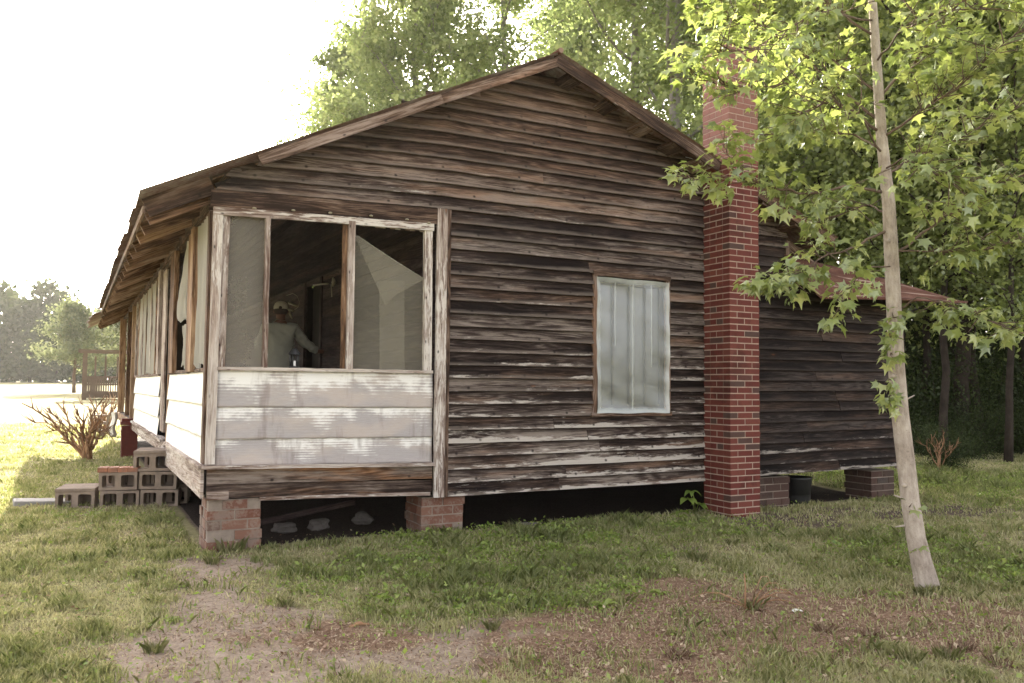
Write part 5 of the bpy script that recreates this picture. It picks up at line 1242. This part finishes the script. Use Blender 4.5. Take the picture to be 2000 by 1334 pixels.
for i, (px, py, lab) in enumerate(((1610, 1235, 'dark dry tuft in the brown litter'), (1880, 1270, 'dark clod of dead grass at lower right'), (1325, 1280, 'small brown tuft in the lower litter'), (1700, 1245, 'reddish dead tuft in the brown litter'), (1950, 1300, 'dead tuft in the lower right corner'))):
    if i == 0: td = tuft(6, 90, .05, .12, 'straw', 'dead_tuft'); o = td
    else: o = td.copy(); COL.objects.link(o)
    o.location = G(px, py); o.rotation_euler = (0, 0, i); tag(o, lab, 'dead grass tuft', 'dead tufts on the bare patch')
m = MB(); m.plank([(-.035, 0, .0), (.0, .015, .008), (.035, .0, .0)], (0, 1, .2), (0, 0, 1), .022, .003, seg=2, wob=.006); o = m.build('paper_scrap', M['white']); p = G(1557, 1197); o.location = p+V((0, 0, .01)); tag(o, 'white scrap of litter lying on the bare brown patch', 'litter')
m = MB(); m.tube([(-.06, 0, .0), (0, .01, .012), (.06, 0, .0)], [.008, .012, .005], 6); o = m.build('wood_chip', M['deadwood']); o.location = G(702, 1226)+V((0, 0, .006)); tag(o, 'small reddish wood chip lying at the edge of the bare path', 'wood chip')
m = MB(); m.tube([(-.02, 0, .12), (.03, 0, .09), (.1, .0, .0), (.16, .03, -.02)], .006, 6); o = m.build('exposed_root', M['barkd']); o.location = G(1800, 1152); tag(o, 'thin dark vine curling out at the foot of the sapling', 'vine')

# ---- dead branchy shrub by the porch ---------------------------------------------
def dead_bush(loc, S, seed, targets, label):
    e = empty('dead_shrub', loc, label, 'dead shrub', 'dead shrubs along the porch'); m = MB(); rg = random.Random(seed)
    for (tx, tz, r) in targets:
        d = V((R0[0]*tx, R0[1]*tx, tz))+V((F0[0], F0[1], 0))*rg.uniform(-.25, .25); L = d.length
        pts = [V((rg.uniform(-.08, .08), rg.uniform(-.08, .08), -.05))]; n = 7
        for i in range(1, n+1): pts.append(V((0, 0, 0))+d*(i/n)+V((rg.uniform(-1, 1), rg.uniform(-1, 1), rg.uniform(-1, 1)))*.035+V((0, 0, .10*math.sin(i/n*3.14))))
        r *= .85; pts = [p*S for p in pts]; m.tube(pts, [r*S*(1.1-.75*i/n) for i in range(n+1)], 7)
        for j in (3, 4, 5, 6):
            for _ in range(rg.randint(2, 4)): limb(m, pts[j], (pts[j]-pts[j-1]).normalized()*1.0+V((rg.uniform(-.8, .8), rg.uniform(-.8, .8), rg.uniform(-.2, .9))), rg.uniform(.08, .3)*S, max(r*.5, .011)*S, .003*S, rg, 3, .2, 5)
    m.build('branches', M['deadwood'], e); return e
b0 = G(170, 902); tg = [((-1.05, .95, .03)), (-.95, .72, .022), (-.7, .55, .028), (-.45, .95, .026), (-.3, .75, .03), (-.15, .9, .025), (.05, 1.0, .024), (.15, .8, .028), (.28, 1.0, .022), (-.5, .35, .03), (-.2, .45, .04), (.1, .5, .04), (.3, .55, .03), (-.75, .85, .02), (.4, .75, .018), (0, .65, .03), (-.1, .3, .05), (-.35, .6, .025), (.2, .35, .04)]
dead_bush(b0, 1.0, 3, tg, 'brown dead shrub with thick bare branches spreading beside the porch')
dead_bush(gp(212, 21), .9, 8, tg[3:14], 'second bare dead shrub farther along, behind the first one')
e = dead_bush(G(1835, 918), .55, 12, [(-.6, .9, .02), (-.35, 1.1, .022), (-.1, .9, .03), (.1, 1.2, .035), (.3, .8, .02), (.55, .9, .018), (0, .6, .03)], 'pale broken stems sticking up at the wood edge right of the sapling'); e['group'] = 'dead shrubs along the wood edge'
o = copy_tree(s1); place(o, G(1850, 915), 1., .35, 'small green shrub around the broken stems at the wood edge', 'shrubs of the wood edge', 'shrub')

# ---- far deck shelter ---------------------------------------------------------------
c0 = gp(165, 45); e = empty('wooden_deck_shelter', c0, 'open wooden deck shelter with railings standing in the field beyond the house', 'deck')
m = MB()
for i, x in enumerate((0, .0, 3.1, 6.2, 0, 6.2)):
    y = (0, 3.0, 0, 0, 3.0, 3.)[i]
    mm = MB(); mm.plank([(x, y, -.1), (x, y, 2.55)], (1, 0, 0), (0, 1, 0), .20 if x == 0 else .16, .16, seg=2)
    if i != 4: mm.build('post', M['farwood'], e)
for x in (.5, 1.0, 1.6, 2.3, 4.0, 4.9, 5.6): mm = MB(); mm.plank([(x, 0, 1.25), (x, 0, 2.4)], (1, 0, 0), (0, 1, 0), .09, .09); mm.build('stud', M['farwood'], e)
mm = MB(); mm.plank([(-.3, -.15, 2.62), (6.6, -.15, 2.62)], (0, 0, 1), (0, 1, 0), .14, .05); mm.box((-.35, -.2, 2.70), (6.7, 3.3, 2.76)); mm.build('roof', M['farwood'], e)
for (yy) in (0., 3.):
    mm = MB(); 
    for z in (1.28, .85, .42): mm.plank([(0, yy, z), (6.2, yy, z)], (0, 0, 1), (0, 1, 0), .08, .05)
    for i in range(52): mm.plank([(.1+i*.118, yy-.035, .45), (.1+i*.118, yy-.035, 1.28)], (1, 0, 0), (0, 1, 0), .062, .02)
    mm.build('railing', M['farwood'], e)
mm = MB(); mm.plank([(-.05, -.05, .26), (6.25, -.05, .26)], (0, 0, 1), (0, 1, 0), .26, .05); mm.box((0, 0, .30), (6.2, 3., .38)); mm.build('deck_floor', M['farwood'], e)
# ================================================================== HAZE
hz = MB(); hz.box((-200, -40, -1.2), (200, 175, 26)); hm = bpy.data.materials.new('haze'); hm.use_nodes = True; t_ = hm.node_tree; t_.nodes.clear()
oo = t_.nodes.new('ShaderNodeOutputMaterial'); vv = t_.nodes.new('ShaderNodeVolumePrincipled'); vv.inputs['Color'].default_value = (1, .98, .94, 1); vv.inputs['Density'].default_value = .00020; vv.inputs['Anisotropy'].default_value = .4
t_.links.new(vv.outputs[0], oo.inputs['Volume']); o = hz.build('haze', hm); tag(o, None, None, None, 'stuff')
